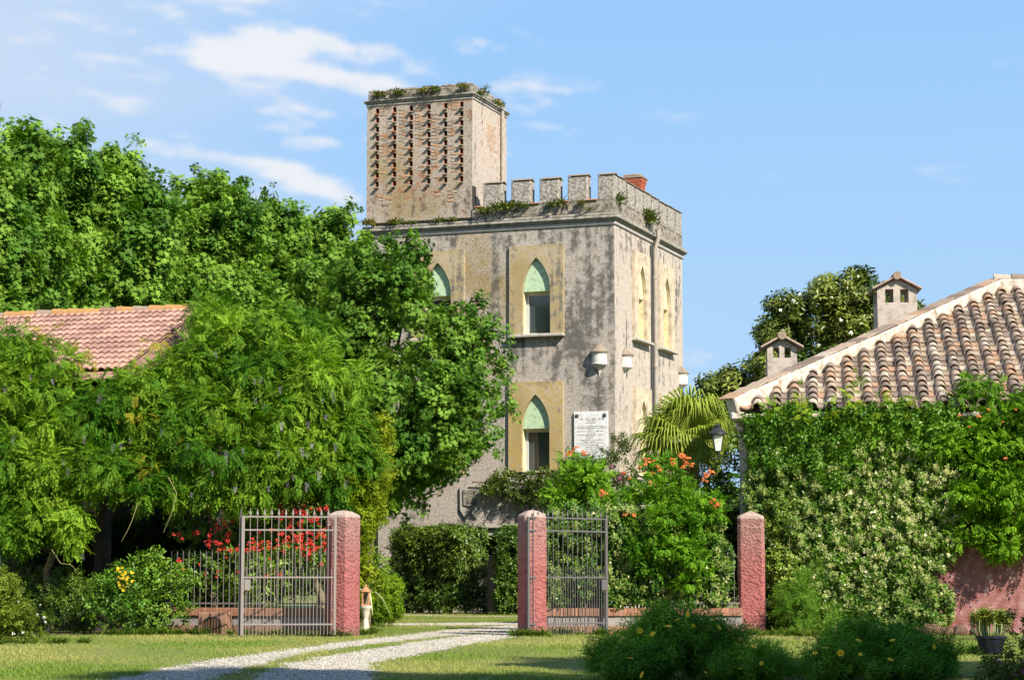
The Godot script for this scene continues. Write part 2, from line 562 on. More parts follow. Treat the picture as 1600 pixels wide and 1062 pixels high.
func plane_tree(label: String, base: Vector3, y0: float, y1: float, R: float, sd: int, many: int, group := "") -> Node3D:
	rng.seed = sd
	var t := thing("plane_tree", label, "tree", Vector3.ZERO, 0, group)
	var bl := []
	for i in many:
		var k := pow(rng.randf(), 0.85)
		var prof := pow(1.0 - k, 0.62) * 0.95 + 0.06
		var rr := R * prof * sqrt(rng.randf_range(0.2, 1.0))
		var a := rng.randf() * TAU
		var s := R * lerpf(0.22, 0.14, k) * rng.randf_range(0.75, 1.3)
		bl.append([base + Vector3(cos(a) * rr, lerpf(y0, y1 - 0.6, k) - base.y, sin(a) * rr), Vector3(s, s * rng.randf_range(1.2, 2.1), s)])
	for i in 12:
		var a := rng.randf() * TAU
		var rr := R * rng.randf_range(0.0, 0.6)
		var top := y1 - rr * 1.15 - rng.randf() * 0.5
		bl.append([base + Vector3(cos(a) * rr, top - 0.5 - base.y, sin(a) * rr), Vector3(0.16, 0.6, 0.16)])
	limbs(t, base, y1 * 0.8, 0.2, bl, M.bark)
	with_shoots(bl, base, 70, 0.75)
	leaves(t, "crown", L.plane, M.leaf_plane, bl, {n = 25.0, fuzz = 1.35, s0 = 0.38, s1 = 0.86, up = 0.85, out = 0.65, rnd = 0.55, inner = 0.35, c0 = Color(0.06, 0.15, 0.016), c1 = Color(0.19, 0.335, 0.042)})
	return t

# ---------------------------------------------------------------- the tower
const TW := 8.72
const TD := 8.1

func grid_wall(b: MB, x0: float, x1: float, y0: float, y1: float, z: float, holes: Array) -> void:
	var xs := [x0, x1]
	var ys := [y0, y1]
	for h in holes:
		xs.append(h[0]); xs.append(h[1]); ys.append(h[2]); ys.append(h[3])
	xs.sort(); ys.sort()
	for i in xs.size() - 1:
		for j in ys.size() - 1:
			if xs[i + 1] - xs[i] < 0.0005 or ys[j + 1] - ys[j] < 0.0005: continue
			var mx: float = (xs[i] + xs[i + 1]) * 0.5
			var my: float = (ys[j] + ys[j + 1]) * 0.5
			var open := false
			for h in holes:
				if mx > h[0] and mx < h[1] and my > h[2] and my < h[3]: open = true
			if not open: b.quad(Vector3(xs[i], ys[j], z), Vector3(xs[i + 1], ys[j], z), Vector3(xs[i + 1], ys[j + 1], z), Vector3(xs[i], ys[j + 1], z))

func arch_points(w: float, ys: float, rise: float, n := 10) -> PackedVector2Array:   # from right spring over the apex to left spring
	var p := PackedVector2Array()
	var R := (rise * rise + w * w) / (2.0 * w)
	var cx := w - R
	var a1 := atan2(rise, -cx)
	for i in n + 1:
		var a := a1 * i / n
		p.append(Vector2(cx + R * cos(a), ys + R * sin(a)))
	for i in range(n - 1, -1, -1):
		var a := a1 * i / n
		p.append(Vector2(-cx - R * cos(a), ys + R * sin(a)))
	return p

# a window unit: x = 0 in its middle, y = 0 at the panel's foot, z = 0 on the wall
func arched_window(parent: Node3D, o: Vector3, turn: float, blind: bool, sill: bool, skin: Material = null, label := "", half := 0.93, aw := 0.475) -> void:
	var b := MB.new()
	var hp := 2.91
	var proud := 0.1
	var arch := arch_points(aw, 1.45, 1.05)
	var n := arch.size()
	for sgn in [1, -1]:
		var poly := PackedVector2Array([Vector2(aw, 0.02), Vector2(half, 0), Vector2(half, hp), Vector2(0, hp)])
		for i in range(n / 2, -1, -1): poly.append(arch[i])
		if sgn < 0:
			for i in poly.size(): poly[i].x *= -1
			poly.reverse()
		b.prism(poly, -0.02, proud)
	var w := put(parent, "arched_window", b.mesh(1, -half, 0, half * 2, hp), M.panel_side if blind else skin, o, Basis(Vector3.UP, turn))
	if label: w.set_meta("label", label)
	# tympanum
	var ty := MB.new()
	var tp := arch.duplicate()
	tp[0].y = 1.41; tp[n - 1].y = 1.41
	for i in n: tp[i] *= 0.999
	ty.prism(tp, -0.2, -0.03)
	put(w, "tympanum", ty.mesh(), M.cream if blind else M.green)
	var dep := 0.34
	var jb := MB.new()
	for s in [-1.0, 1.0]:
		jb.box(Vector3(s * (aw + 0.03), 0.7, -dep * 0.5 - 0.0105), Vector3(0.06, 1.42, dep - 0.021))
	jb.box(Vector3(0, 0.01, -dep * 0.5 + 0.03), Vector3(aw * 2, 0.02, dep + 0.06))
	jb.box(Vector3(0, 1.385, -0.27), Vector3(aw * 2 - 0.002, 0.05, 0.14))
	put(w, "jamb", jb.mesh(), M.cream)
	if blind:
		var bk := MB.new()
		bk.box(Vector3(0, 0.7, -dep + 0.02), Vector3(aw * 2 - 0.004, 1.32, 0.04))
		put(w, "infill", bk.mesh(), M.ochre)
	else:
		var fr := MB.new()
		var fw := 0.05
		for s in [-1.0, 1.0]: fr.bevel(Vector3(s * (aw - fw * 0.5 - 0.004), 0.69, -dep + 0.03), Vector3(fw, 1.33, 0.06), 0.006)
		fr.bevel(Vector3(0, 0.05, -dep + 0.031), Vector3(aw * 2 - fw * 2 - 0.006, 0.055, 0.06), 0.006)
		fr.bevel(Vector3(0, 1.33, -dep + 0.031), Vector3(aw * 2 - fw * 2 - 0.006, 0.055, 0.06), 0.006)
		fr.bevel(Vector3(-aw + fw * 1.6, 0.69, -dep + 0.045), Vector3(0.035, 1.23, 0.05), 0.005)
		put(w, "frame", fr.mesh(), M.frame)
		var pn := MB.new()
		pn.box(Vector3(0, 0.69, -dep + 0.02), Vector3(aw * 2 - fw * 2, 1.24, 0.008))
		put(w, "pane", pn.mesh(), M.glass)
		var rm := MB.new()
		rm.box(Vector3(0, 0.75, -dep - 0.9), Vector3(1.6, 1.9, 0.05))
		for s in [-1.0, 1.0]: rm.box(Vector3(s * 0.8, 0.75, -dep - 0.45), Vector3(0.05, 1.9, 0.85))
		rm.box(Vector3(0, 1.72, -dep - 0.45), Vector3(1.55, 0.05, 0.85)); rm.box(Vector3(0, -0.22, -dep - 0.45), Vector3(1.55, 0.05, 0.85))
		put(w, "room", rm.mesh(), M.room)
	if sill:
		var sl := MB.new()
		sl.bevel(Vector3(0, -0.05, 0.1), Vector3(half * 2 + 0.04, 0.1, 0.24), 0.02)
		put(w, "sill", sl.mesh(), M.stone)

func ring(b: MB, x0: float, x1: float, z0: float, z1: float, y: float, h: float, p: float) -> void:
	b.bevel(Vector3((x0 + x1) * 0.5, y + h * 0.5, (z0 + z1) * 0.5), Vector3(x1 - x0 + p * 2, h, z1 - z0 + p * 2), minf(h * 0.3, 0.035))

func build_tower() -> void:
	var t := thing("castle_tower", "weathered grey-pink battlemented tower house with ochre pointed-arch windows and taller dovecote turret", "tower", Vector3(3.2828, 0, -69), deg_to_rad(-20))
	var wins := [[-2.625, 8.93], [-2.655, 4.48], [-6.07, 8.93], [-6.07, 4.48]]
	var holes := []
	for w in wins: holes.append([w[0] - 0.477, w[0] + 0.477, w[1] + 0.02, w[1] + 2.5])
	holes.append([-4.5, -3.55, 0.0, 2.44])
	var b := MB.new()
	grid_wall(b, -TW, 0, 0, 12.4, 0, holes)
	var front_tex := wall_tex(TW, 12.4, 46, 3, [[7.9, 10.5, 0.75, 1.8, 0.85], [7.3, 8.7, 0.8, 0.9, 0.5], [8.1, 7.2, 0.5, 1.6, 0.3], [4.6, 10.4, 0.35, 1.6, 0.45], [4.7, 12.2, 4.5, 0.35, 0.35], [6.1, 8.3, 1.0, 0.6, 0.25], [1.0, 11.4, 2.0, 0.8, 0.2], [7.0, 2.5, 4.0, 1.6, 0.45], [2.0, 1.0, 3.0, 1.5, 0.2], [5.25, 8.2, 0.1, 0.75, 0.7], [5.6, 8.4, 0.07, 0.5, 0.5], [6.2, 8.3, 0.09, 0.6, 0.5], [6.75, 8.1, 0.12, 0.8, 0.6], [8.2, 7.0, 0.15, 0.9, 0.4], [3.9, 8.2, 0.2, 0.9, 0.35], [8.6, 9.0, 0.18, 3.0, 0.35], [5.0, 11.9, 0.15, 0.5, 0.5], [7.3, 11.9, 0.2, 0.6, 0.5], [3.0, 12.1, 0.3, 0.4, 0.5]],
		[[4.6, 9.6, 1.2, 2.6, 0.55], [2.2, 11.0, 2.2, 1.2, 0.35]], Color(0.42, 0.39, 0.36))
	var fm := wall_mat(front_tex)
	put(t, "front_wall", b.mesh(1, -TW, 0, TW, 12.4), fm)
	var sh := []
	var sz := [[-2.84, 8.93], [-5.83, 8.93], [-2.9, 4.45], [-5.95, 4.45]]
	b = MB.new()
	for w in sz: sh.append([w[0] - 0.462, w[0] + 0.462, w[1] + 0.02, w[1] + 2.5])
	var sw := MB.new()
	grid_wall(sw, -TD, 0, 0, 12.4, 0, sh)
	for i in sw.v.size():   # turn it on to the right-hand side
		sw.v[i] = Vector3(0, sw.v[i].y, sw.v[i].x)
		sw.n[i] = Vector3(1, 0, 0)
	for i in range(0, sw.v.size(), 3):
		var q := sw.v[i + 1]
		sw.v[i + 1] = sw.v[i + 2]; sw.v[i + 2] = q
	var side_tex := wall_tex(TD, 12.4, 40, 11, [[2.6, 11.9, 1.4, 0.9, 0.5], [5.4, 11.7, 1.4, 0.8, 0.45], [7.3, 9.6, 0.5, 1.6, 0.35], [0.4, 11.0, 0.4, 1.4, 0.4], [1.1, 9.0, 0.4, 0.6, 0.3]], [[1.5, 5.5, 1.5, 2.5, 0.15]], Color(0.55, 0.485, 0.425), 0.0, 0.0, 1.5)
	var smt := wall_mat(side_tex)
	put(t, "side_wall", sw.mesh(2, 0, 0, TD, 12.4), smt)
	b = MB.new()
	b.quad(Vector3(-TW, 0, -TD), Vector3(-TW, 0, 0), Vector3(-TW, 12.4, 0), Vector3(-TW, 12.4, -TD))
	b.quad(Vector3(0, 0, -TD), Vector3(-TW, 0, -TD), Vector3(-TW, 12.4, -TD), Vector3(0, 12.4, -TD))
	put(t, "rear_wall", b.mesh(), M.old_plaster)
	var up_skin := wall_mat(wall_tex(1.86, 2.91, 60, 41, [[0.9, 2.95, 1.2, 0.5, 0.5], [1.6, 1.6, 0.3, 1.4, 0.5], [1.7, 0.7, 0.2, 0.8, 0.3], [0.1, 0.2, 0.4, 0.3, 0.3]], [[0.3, 1.2, 0.4, 1.5, 0.5], [0.9, 2.3, 1.0, 0.4, 0.2]], Color(0.36, 0.29, 0.15), 0.0, 0.0, 1.2), true)
	var low_skin := wall_mat(wall_tex(1.86, 2.91, 60, 43, [[0.9, 2.85, 1.2, 0.12, 0.35], [1.65, 2.0, 0.25, 0.8, 0.25]], [[0.3, 1.2, 0.5, 2.0, 0.7], [1.5, 1.0, 0.5, 1.5, 0.5]], Color(0.40, 0.30, 0.115), 0.0, 0.0, 0.8), true)
	arched_window(t, Vector3(wins[0][0], wins[0][1], 0), 0, false, true, up_skin)
	arched_window(t, Vector3(wins[1][0], wins[1][1], 0), 0, false, false, low_skin)
	arched_window(t, Vector3(wins[2][0], wins[2][1], 0), 0, false, true, up_skin)
	arched_window(t, Vector3(wins[3][0], wins[3][1], 0), 0, false, false, low_skin)
	for w in sz: arched_window(t, Vector3(0, w[1], w[0]), PI / 2, true, w[1] > 6.0, null, "", 0.93, 0.46)
	# blind behind the upper window, curtain behind the lower one
	b = MB.new()
	b.box(Vector3(-2.58, 9.65, -0.42), Vector3(0.9, 1.5, 0.02))
	put(t, "window_blind", b.mesh(), M.blind)
	b = MB.new()
	b.box(Vector3(-2.93, 5.2, -0.45), Vector3(0.16, 1.4, 0.04)); b.box(Vector3(-2.8, 5.2, -0.47), Vector3(0.12, 1.4, 0.04), WHITE, Basis(Vector3(0, 0, 1), 0.05))
	put(t, "curtain", b.mesh(), M.curtain)
	# main cornice
	b = MB.new()
	ring(b, -TW, 0, -TD, 0, 12.37, 0.15, 0.05)
	put(t, "cornice_band", b.mesh(), M.band)
	b = MB.new()
	ring(b, -TW, 0, -TD, 0, 12.522, 0.05, 0.1)
	ring(b, -TW, 0, -TD, 0, 12.574, 0.1, 0.17)
	ring(b, -TW, 0, -TD, 0, 12.676, 0.1, 0.09)
	put(t, "cornice", b.mesh(), M.cornice)
	# parapet and merlons
	b = MB.new()
	var ph := 0.42
	b.bevel(Vector3(-2.43, 12.78 + ph * 0.5, -0.2), Vector3(4.94, ph, 0.44), 0.02)
	b.bevel(Vector3(-0.2, 12.78 + ph * 0.5, -TD * 0.5 - 0.215), Vector3(0.44, ph, TD - 0.47), 0.02)
	b.bevel(Vector3(-TW + 0.2, 12.78 + ph * 0.5, -TD * 0.5 - 1.8), Vector3(0.44, ph, TD - 3.6), 0.02)
	b.bevel(Vector3(-TW * 0.5, 12.78 + ph * 0.5, -TD + 0.2), Vector3(TW - 0.9, ph, 0.44), 0.02)
	put(t, "parapet", b.mesh(), M.parapet)
	rng.seed = 4
	var mx := [[-4.5, -3.83, 14.0], [-3.52, -2.85, 14.03], [-2.54, -1.88, 14.02], [-1.57, -0.91, 14.06]]
	for m in mx: merlon(t, Vector3((m[0] + m[1]) * 0.5, 13.2, -0.2), m[1] - m[0], m[2] - 13.2, 0.0)
	merlon(t, Vector3(-0.27, 13.2, -0.2), 0.56, 0.84, 0.0)
	for k in 8:
		var z := -0.93 - k * 0.97
		merlon(t, Vector3(-0.2, 13.2, z), 0.75 if k else 0.74, 0.82 + rng.randf() * 0.03, PI / 2)
	b = MB.new()
	for x in [-4.66, -3.675, -2.695, -1.725, -0.73]:
		b = MB.new()
		b.bevel(Vector3(0, 0, 0), Vector3(0.35 if x > -4.6 else 0.3, 0.045, 0.5), 0.01)
		put(t, "crenel_tile", b.mesh(), M.terracotta, Vector3(x, 13.222, -0.18))
	b = MB.new()
	b.box(Vector3(-TW * 0.5, 12.9, -TD * 0.5), Vector3(TW - 0.3, 0.1, TD - 0.3))
	put(t, "terrace", b.mesh(), M.cornice)
	# turret
	var tx0 := -TW + 0.02
	var tx1 := -4.9
	var tz := -3.3
	var th := []
	var cols := [-8.32, -7.69, -7.09, -6.45, -5.85, -5.28]
	for c in cols:
		for r in 9: th.append([c - 0.062, c + 0.062, 16.7 - r * 0.3125 - 0.1, 16.7 - r * 0.3125 + 0.1])
	b = MB.new()
	grid_wall(b, tx0, tx1, 12.9, 16.9, -0.03, th)
	var tm := wall_mat(wall_tex(tx1 - tx0, 4.0, 60, 21, [[3.0, 0.4, 3.0, 0.5, 0.35], [3.6, 2.0, 0.3, 2.0, 0.3], [0.1, 2.0, 0.35, 2.0, 0.3]], [[1.6, 0.8, 1.5, 0.9, 0.7], [0.8, 1.9, 0.7, 0.6, 0.3]], Color(0.38, 0.335, 0.29), 0.0, 0.6))
	put(t, "turret_front", b.mesh(1, tx0, 12.9, tx1 - tx0, 4.0), tm)
	b = MB.new()
	b.quad(Vector3(tx1, 12.9, -0.03), Vector3(tx1, 12.9, tz), Vector3(tx1, 16.9, tz), Vector3(tx1, 16.9, -0.03))
	b.quad(Vector3(tx1, 12.9, tz), Vector3(tx0, 12.9, tz), Vector3(tx0, 16.9, tz), Vector3(tx1, 16.9, tz))
	b.quad(Vector3(tx0, 12.9, tz), Vector3(tx0, 12.9, -0.03), Vector3(tx0, 16.9, -0.03), Vector3(tx0, 16.9, tz))
	var ts := wall_mat(wall_tex(3.3, 4.0, 50, 31, [[0.2, 2.0, 0.3, 2.0, 0.35], [2.2, 3.6, 1.0, 0.4, 0.2]], [[1.8, 2.9, 0.4, 0.7, 0.15]], Color(0.52, 0.45, 0.39), 0.0, 0.25))
	put(t, "turret_side", b.mesh(2, 0, 12.9, 3.3, 4.0), ts)
	# nesting holes with a brick ledge under each
	var hb := MB.new()
	hb.quad(Vector3(-0.062, -0.1, -0.2), Vector3(0.062, -0.1, -0.2), Vector3(0.062, 0.1, -0.2), Vector3(-0.062, 0.1, -0.2))
	for s in [-1.0, 1.0]: hb.box(Vector3(s * 0.069, 0, -0.101), Vector3(0.014, 0.22, 0.198))
	for s in [-1.0, 1.0]: hb.box(Vector3(0, s * 0.107, -0.101), Vector3(0.124, 0.014, 0.198))
	var hmesh := hb.mesh()
	var lb := MB.new()
	lb.bevel(Vector3(0, 0, 0.04), Vector3(0.14, 0.03, 0.19), 0.006)
	lb.bevel(Vector3(-0.045, -0.05, 0.012), Vector3(0.06, 0.055, 0.09), 0.006)
	var lmesh := lb.mesh()
	var hole_mats := [M.hole_red, M.hole_red, M.hole_brown]
	for h in th:
		var c := Vector3((h[0] + h[1]) * 0.5, (h[2] + h[3]) * 0.5, -0.03)
		put(t, "nesting_hole", hmesh, hole_mats[rng.randi() % 3], c)
		put(t, "ledge_brick", lmesh, M.ledge if rng.randf() < 0.88 else M.terracotta, c + Vector3(rng.randfn() * 0.006, -0.122, 0), Basis(Vector3(0, 0, 1), rng.randfn() * 0.03))
	# bare bricks showing through the plaster
	b = MB.new()
	var bn := FastNoiseLite.new()
	bn.seed = 8; bn.frequency = 0.9; bn.fractal_octaves = 3
	for r in 58:
		var y := 13.5 + r * 0.058
		var x := tx0 + 0.12 + (0.12 if r % 2 else 0.0)
		while x < tx1 - 0.35:
			var v := bn.get_noise_2d(x, y * 1.5) + (y - 14.6) * 0.14
			var hit := false
			for c in cols:
				if absf(x + 0.11 - c) < 0.17: hit = true
			if v + rng.randfn() * 0.06 > 0.1 and not hit:
				var g := rng.randf_range(0.7, 1.25)
				var col := Color(0.44, 0.27, 0.17) * g if rng.randf() < 0.5 else Color(0.4, 0.33, 0.27) * g
				b.box(Vector3(x + 0.11, y, -0.027 + rng.randf() * 0.006), Vector3(0.215, 0.046, 0.014), col)
			x += 0.235
	stuff(put(t, "bare_brickwork", b.mesh(), M.vc_brick))
	b = MB.new()
	for r in 16:
		var y := 15.4 + r * 0.06
		for k in 5:
			var z := -1.35 - k * 0.23 + (0.11 if r % 2 else 0.0)
			if Vector2((z + 1.75) / 0.42, (y - 15.95) / 0.52).length() + rng.randfn() * 0.12 < 1.0: b.box(Vector3(tx1 + 0.001, y, z), Vector3(0.014, 0.048, 0.21), Color(0.52, 0.38, 0.28) * rng.randf_range(0.85, 1.15))
	stuff(put(t, "bare_brickwork", b.mesh(), M.vc_brick))
	# turret cornice and broken top
	b = MB.new()
	ring(b, tx0, tx1, tz, -0.03, 16.86, 0.1, 0.035)
	put(t, "turret_band", b.mesh(), M.band)
	b = MB.new()
	ring(b, tx0, tx1, tz, -0.03, 16.962, 0.05, 0.07)
	ring(b, tx0, tx1, tz, -0.03, 17.014, 0.06, 0.11)
	put(t, "turret_cornice", b.mesh(), M.cornice)
	b = MB.new()
	ring(b, tx0, tx1, tz, -0.03, 17.076, 0.28, -0.02)
	put(t, "turret_parapet", b.mesh(), M.parapet)
	for k in 6:
		var x := tx0 + 0.22 + k * 0.665
		var w := 0.42 if k else 0.4
		var q := MB.new()
		q.bevel(Vector3(0, 0.04, 0), Vector3(w, 0.08, 0.36), 0.015)
		put(t, "broken_merlon", q.mesh(), M.parapet, Vector3(x, 17.36, -0.25), Basis(Vector3(0, 0, 1), rng.randfn() * 0.03))
	for k in 4:
		var q := MB.new()
		q.bevel(Vector3(0, 0.04, 0), Vector3(0.36, 0.09, 0.42), 0.015)
		put(t, "broken_merlon", q.mesh(), M.parapet_red if k % 2 else M.parapet, Vector3(tx1 - 0.24, 17.36, -0.6 - k * 0.75), Basis(Vector3(1, 0, 0), rng.randfn() * 0.04))
	b = MB.new()
	b.bevel(Vector3.ZERO, Vector3(0.26, 0.03, 0.4), 0.008)
	var ctm := b.mesh()
	for k in 5: put(t, "crenel_tile", ctm, M.terracotta, Vector3(tx0 + 0.55 + k * 0.665, 17.37, -0.25))
	# dark plate painting the shade of the notch beside the turret
	b = MB.new()
	b.box(Vector3(-4.72, 13.6, -0.2), Vector3(0.02, 0.72, 0.3))
	put(t, "notch_shade", b.mesh(), M.painted_shade, Vector3(-0.17, 0, 0.02))
	# drainpipes
	var pipe := MB.new()
	pipe.tube([Vector3(0.12, 0.1, -4.25), Vector3(0.12, 12.2, -4.25), Vector3(0.24, 12.55, -4.25), Vector3(0.24, 12.85, -4.25)], [0.075, 0.075, 0.075, 0.09], 12)
	for y in [2.6, 5.4, 8.2, 11.2]: pipe.lathe([Vector2(0.076, -0.06), Vector2(0.092, -0.05), Vector2(0.092, 0.05), Vector2(0.076, 0.06)], 12, Vector3(0.12, y, -4.25))
	put(t, "drainpipe", pipe.mesh(), M.pipe)
	pipe = MB.new()
	pipe.tube([Vector3(0.05, 0.1, -4.02), Vector3(0.05, 12.3, -4.02)], [0.03, 0.03], 8)
	put(t, "drainpipe", pipe.mesh(), M.iron)
	pipe = MB.new()
	pipe.tube([Vector3(tx1 + 0.07, 13.0, -2.72), Vector3(tx1 + 0.07, 17.0, -2.72)], [0.06, 0.06], 10)
	put(t, "drainpipe", pipe.mesh(), M.pipe)
	# small half-round urns on the wall
	for q in [[Vector3(-0.52, 7.5, 0), 0.0], [Vector3(0, 7.48, -1.05), PI / 2], [Vector3(0, 7.5, -7.78), PI / 2]]:
		var u := MB.new()
		u.lathe([Vector2(0.012, 0), Vector2(0.02, 0.05), Vector2(0.06, 0.2), Vector2(0.17, 0.32), Vector2(0.25, 0.36), Vector2(0.27, 0.4), Vector2(0.25, 0.42), Vector2(0.25, 0.72), Vector2(0.28, 0.735), Vector2(0.28, 0.77)], 18, Vector3.ZERO, WHITE, -PI / 2, PI / 2)
		var un := put(t, "wall_urn", u.mesh(), M.urn, q[0], Basis(Vector3.UP, q[1]))
		u = MB.new()
		u.lathe([Vector2(0.31, 0.77), Vector2(0.31, 0.79), Vector2(0.2, 0.89), Vector2(0.08, 1.0), Vector2(0.0, 1.05)], 18, Vector3.ZERO, WHITE, -PI / 2, PI / 2)
		put(un, "urn_cap", u.mesh(), M.cap)
	# door, lintel and carved shield
	b = MB.new()
	b.box(Vector3(-4.025, 1.22, -0.34), Vector3(0.94, 2.43, 0.06))
	var dr := put(t, "door", b.mesh(), M.door)
	b = MB.new()
	for s in [-1.0, 1.0]: b.box(Vector3(-4.025 + s * 0.485, 1.22, -0.17), Vector3(0.02, 2.43, 0.3))
	put(dr, "jamb", b.mesh(), M.door)
	b = MB.new()
	b.bevel(Vector3(-3.3, 2.56, 0.05), Vector3(3.0, 0.22, 0.1), 0.02)
	b.bevel(Vector3(-3.3, 2.74, 0.1), Vector3(3.1, 0.09, 0.22), 0.02)
	b.bevel(Vector3(-3.3, 2.81, 0.06), Vector3(3.0, 0.05, 0.14), 0.015)
	put(t, "lintel", b.mesh(), M.stone)
	b = MB.new()
	b.prism(PackedVector2Array([Vector2(-0.37, 0.95), Vector2(0.37, 0.95), Vector2(0.35, 0.2), Vector2(0.2, -0.05), Vector2(0.1, 0.0), Vector2(0.0, 0.22), Vector2(-0.1, 0.0), Vector2(-0.2, -0.05), Vector2(-0.36, 0.2)]), 0.0, 0.08)
	var shd := put(t, "carved_shield", b.mesh(), M.stone, Vector3(-4.9, 3.1, 0))
	b = MB.new()
	b.prism(PackedVector2Array([Vector2(-0.24, 0.85), Vector2(0.24, 0.85), Vector2(0.22, 0.36), Vector2(0.0, 0.3), Vector2(-0.22, 0.36)]), 0.08, 0.12)
	put(shd, "shield_field", b.mesh(), M.parapet)
	# brick chimney behind the parapet
	var ch := MB.new()
	var st := put(t, "roof_chimney", chimney_brick(), M.vc_brick, Vector3(-0.95, 13.0, -5.4))
	ch.bevel(Vector3(0, 1.87, 0), Vector3(0.8, 0.07, 0.7), 0.02)
	ch.bevel(Vector3(0, 1.95, 0), Vector3(0.62, 0.1, 0.52), 0.03)
	put(st, "chimney_cap", ch.mesh(), M.cap)
	# marble plaque
	var pq := thing("marble_plaque", "white marble plaque carved with dark lettering beside the lower tower window", "plaque", Vector3(3.2828, 0, -69) + Basis(Vector3.UP, deg_to_rad(-20)) * Vector3(-0.79, 4.76, 0.0), deg_to_rad(-20))
	b = MB.new()
	b.bevel(Vector3(0, 0.81, 0.045), Vector3(1.13, 1.62, 0.07), 0.008)
	put(pq, "slab", b.mesh(), M.marble)
	b = MB.new()
	for s in [-1.0, 1.0]:
		b.bevel(Vector3(s * 0.46, 1.49, 0.09), Vector3(0.11, 0.1, 0.03), 0.01)
	put(pq, "bolt", b.mesh(), M.iron)
	b = MB.new()
	var wid := [0.0, 0.27, 0.35, 0.05, 0.9, 0.92, 0.17, 0.9, 0.24, 0.9, 0.3, 0.18, 0.8, 0.5, 0.92, 0.55, 0.42, 0.42, 0.36, 0.28, 0.24, 0.5, 0.26]
	rng.seed = 9
	for i in wid.size():
		var y := 1.37 - i * 0.055
		if i == 0:
			var x := -0.4
			while x < 0.42:
				var gw := rng.randf_range(0.02, 0.04)
				if rng.randf() < 0.85:
					b.box(Vector3(x, 1.375, 0.0815), Vector3(0.009, 0.07, 0.003))
					if rng.randf() < 0.7: b.box(Vector3(x + gw * 0.5, 1.375 + 0.034 * (rng.randi() % 3 - 1), 0.0815), Vector3(gw - 0.011, 0.009, 0.003))
					if rng.randf() < 0.4: b.box(Vector3(x + gw, 1.375, 0.0815), Vector3(0.009, 0.07, 0.003))
				x += gw + 0.022
			continue
		var x := -wid[i] * 0.5 as float
		while x < wid[i] * 0.5:
			if rng.randf() < 0.86:
				b.box(Vector3(x, y, 0.0815), Vector3(0.006, 0.026, 0.003))
				b.box(Vector3(x + 0.007, y + 0.009 * (rng.randi() % 3 - 1), 0.0815), Vector3(0.008, 0.006, 0.003))
			x += 0.018
	stuff(put(pq, "inscription", b.mesh(), M.ink))

func chimney_brick() -> ArrayMesh:
	var b := MB.new()
	b.box(Vector3(0, 0.8, 0), Vector3(0.6, 1.6, 0.5), Color(0.28, 0.2, 0.16))
	for r in 22:
		var y := 0.05 + r * 0.072
		for k in 3:
			var x := -0.21 + k * 0.21
			var g := rng.randf_range(0.75, 1.25)
			b.box(Vector3(x, y, 0), Vector3(0.2, 0.06, 0.53), Color(0.42, 0.11, 0.06) * g)
		for k in 2: b.box(Vector3(0, y, -0.125 + k * 0.25), Vector3(0.645, 0.06, 0.23), Color(0.42, 0.11, 0.06) * rng.randf_range(0.75, 1.25))
	for k in 5: b.box(Vector3(0, 1.62 + k * 0.045, 0), Vector3(0.66 + k * 0.02, 0.043, 0.56 + k * 0.02), Color(0.42, 0.12, 0.07) * rng.randf_range(0.8, 1.2))
	return b.mesh()

func merlon(t: Node3D, o: Vector3, w: float, h: float, turn: float) -> void:
	var b := MB.new()
	b.bevel(Vector3(0, h * 0.5 - 0.02, 0), Vector3(w, h - 0.04, 0.42), 0.025)
	var m := put(t, "merlon", b.mesh(), M.merlon, o, Basis(Vector3.UP, turn))
	b = MB.new()
	var s := 0.012
	for e in [1.0, -1.0]: b.bevel(Vector3(rng.randfn() * 0.004, h + 0.022, e * 0.118), Vector3(w + s, 0.032, 0.262), 0.008, WHITE, Basis(Vector3.RIGHT, e * 0.3))
	var mm := b.mesh()
	put(m, "cap_tile", mm, M.cap)

func wall_mat(stains: Texture2D, smooth := false) -> StandardMaterial3D:   # rough cast relief and grain, with the wall's own stains over it
	var m := mat(WHITE, 0.95)
	tri_tex(m, M.tex_soft if smooth else M.tex_grain, 0.42, M.tex_rough, 0.8 if smooth else 3.0)
	m.uv1_world_triplanar = false
	m.detail_enabled = true
	m.detail_albedo = stains
	m.detail_blend_mode = BaseMaterial3D.BLEND_MODE_MUL
	m.detail_uv_layer = BaseMaterial3D.DETAIL_UV_2
	return m

# ---------------------------------------------------------------- houses
func barrel(len_: float, r0: float, r1: float, th: float, seg := 8) -> ArrayMesh:   # y up the slope, z away from the roof
	var b := MB.new()
	for k in seg:
		var a := PI * k / seg
		var e := PI * (k + 1) / seg
		var n0 := Vector3(cos(a), 0, sin(a))
		var n1 := Vector3(cos(e), 0, sin(e))
		var lift := Vector3(0, 0, 0.03)
		b.tri(n0 * r0 + lift, n0 * r1 + Vector3(0, len_, 0), n1 * r1 + Vector3(0, len_, 0), n0, n0, n1)
		b.tri(n0 * r0 + lift, n1 * r1 + Vector3(0, len_, 0), n1 * r0 + lift, n0, n1, n1)
		b.quad(n0 * (r0 - th) + lift, n0 * r0 + lift, n1 * r0 + lift, n1 * (r0 - th) + lift)
		b.tri(n0 * (r0 - th) + lift, n1 * (r0 - th) + lift, n1 * (r1 - th) + Vector3(0, len_, 0), -n0, -n1, -n1)
		b.tri(n0 * (r0 - th) + lift, n1 * (r1 - th) + Vector3(0, len_, 0), n0 * (r1 - th) + Vector3(0, len_, 0), -n0, -n1, -n0)
	return b.mesh()

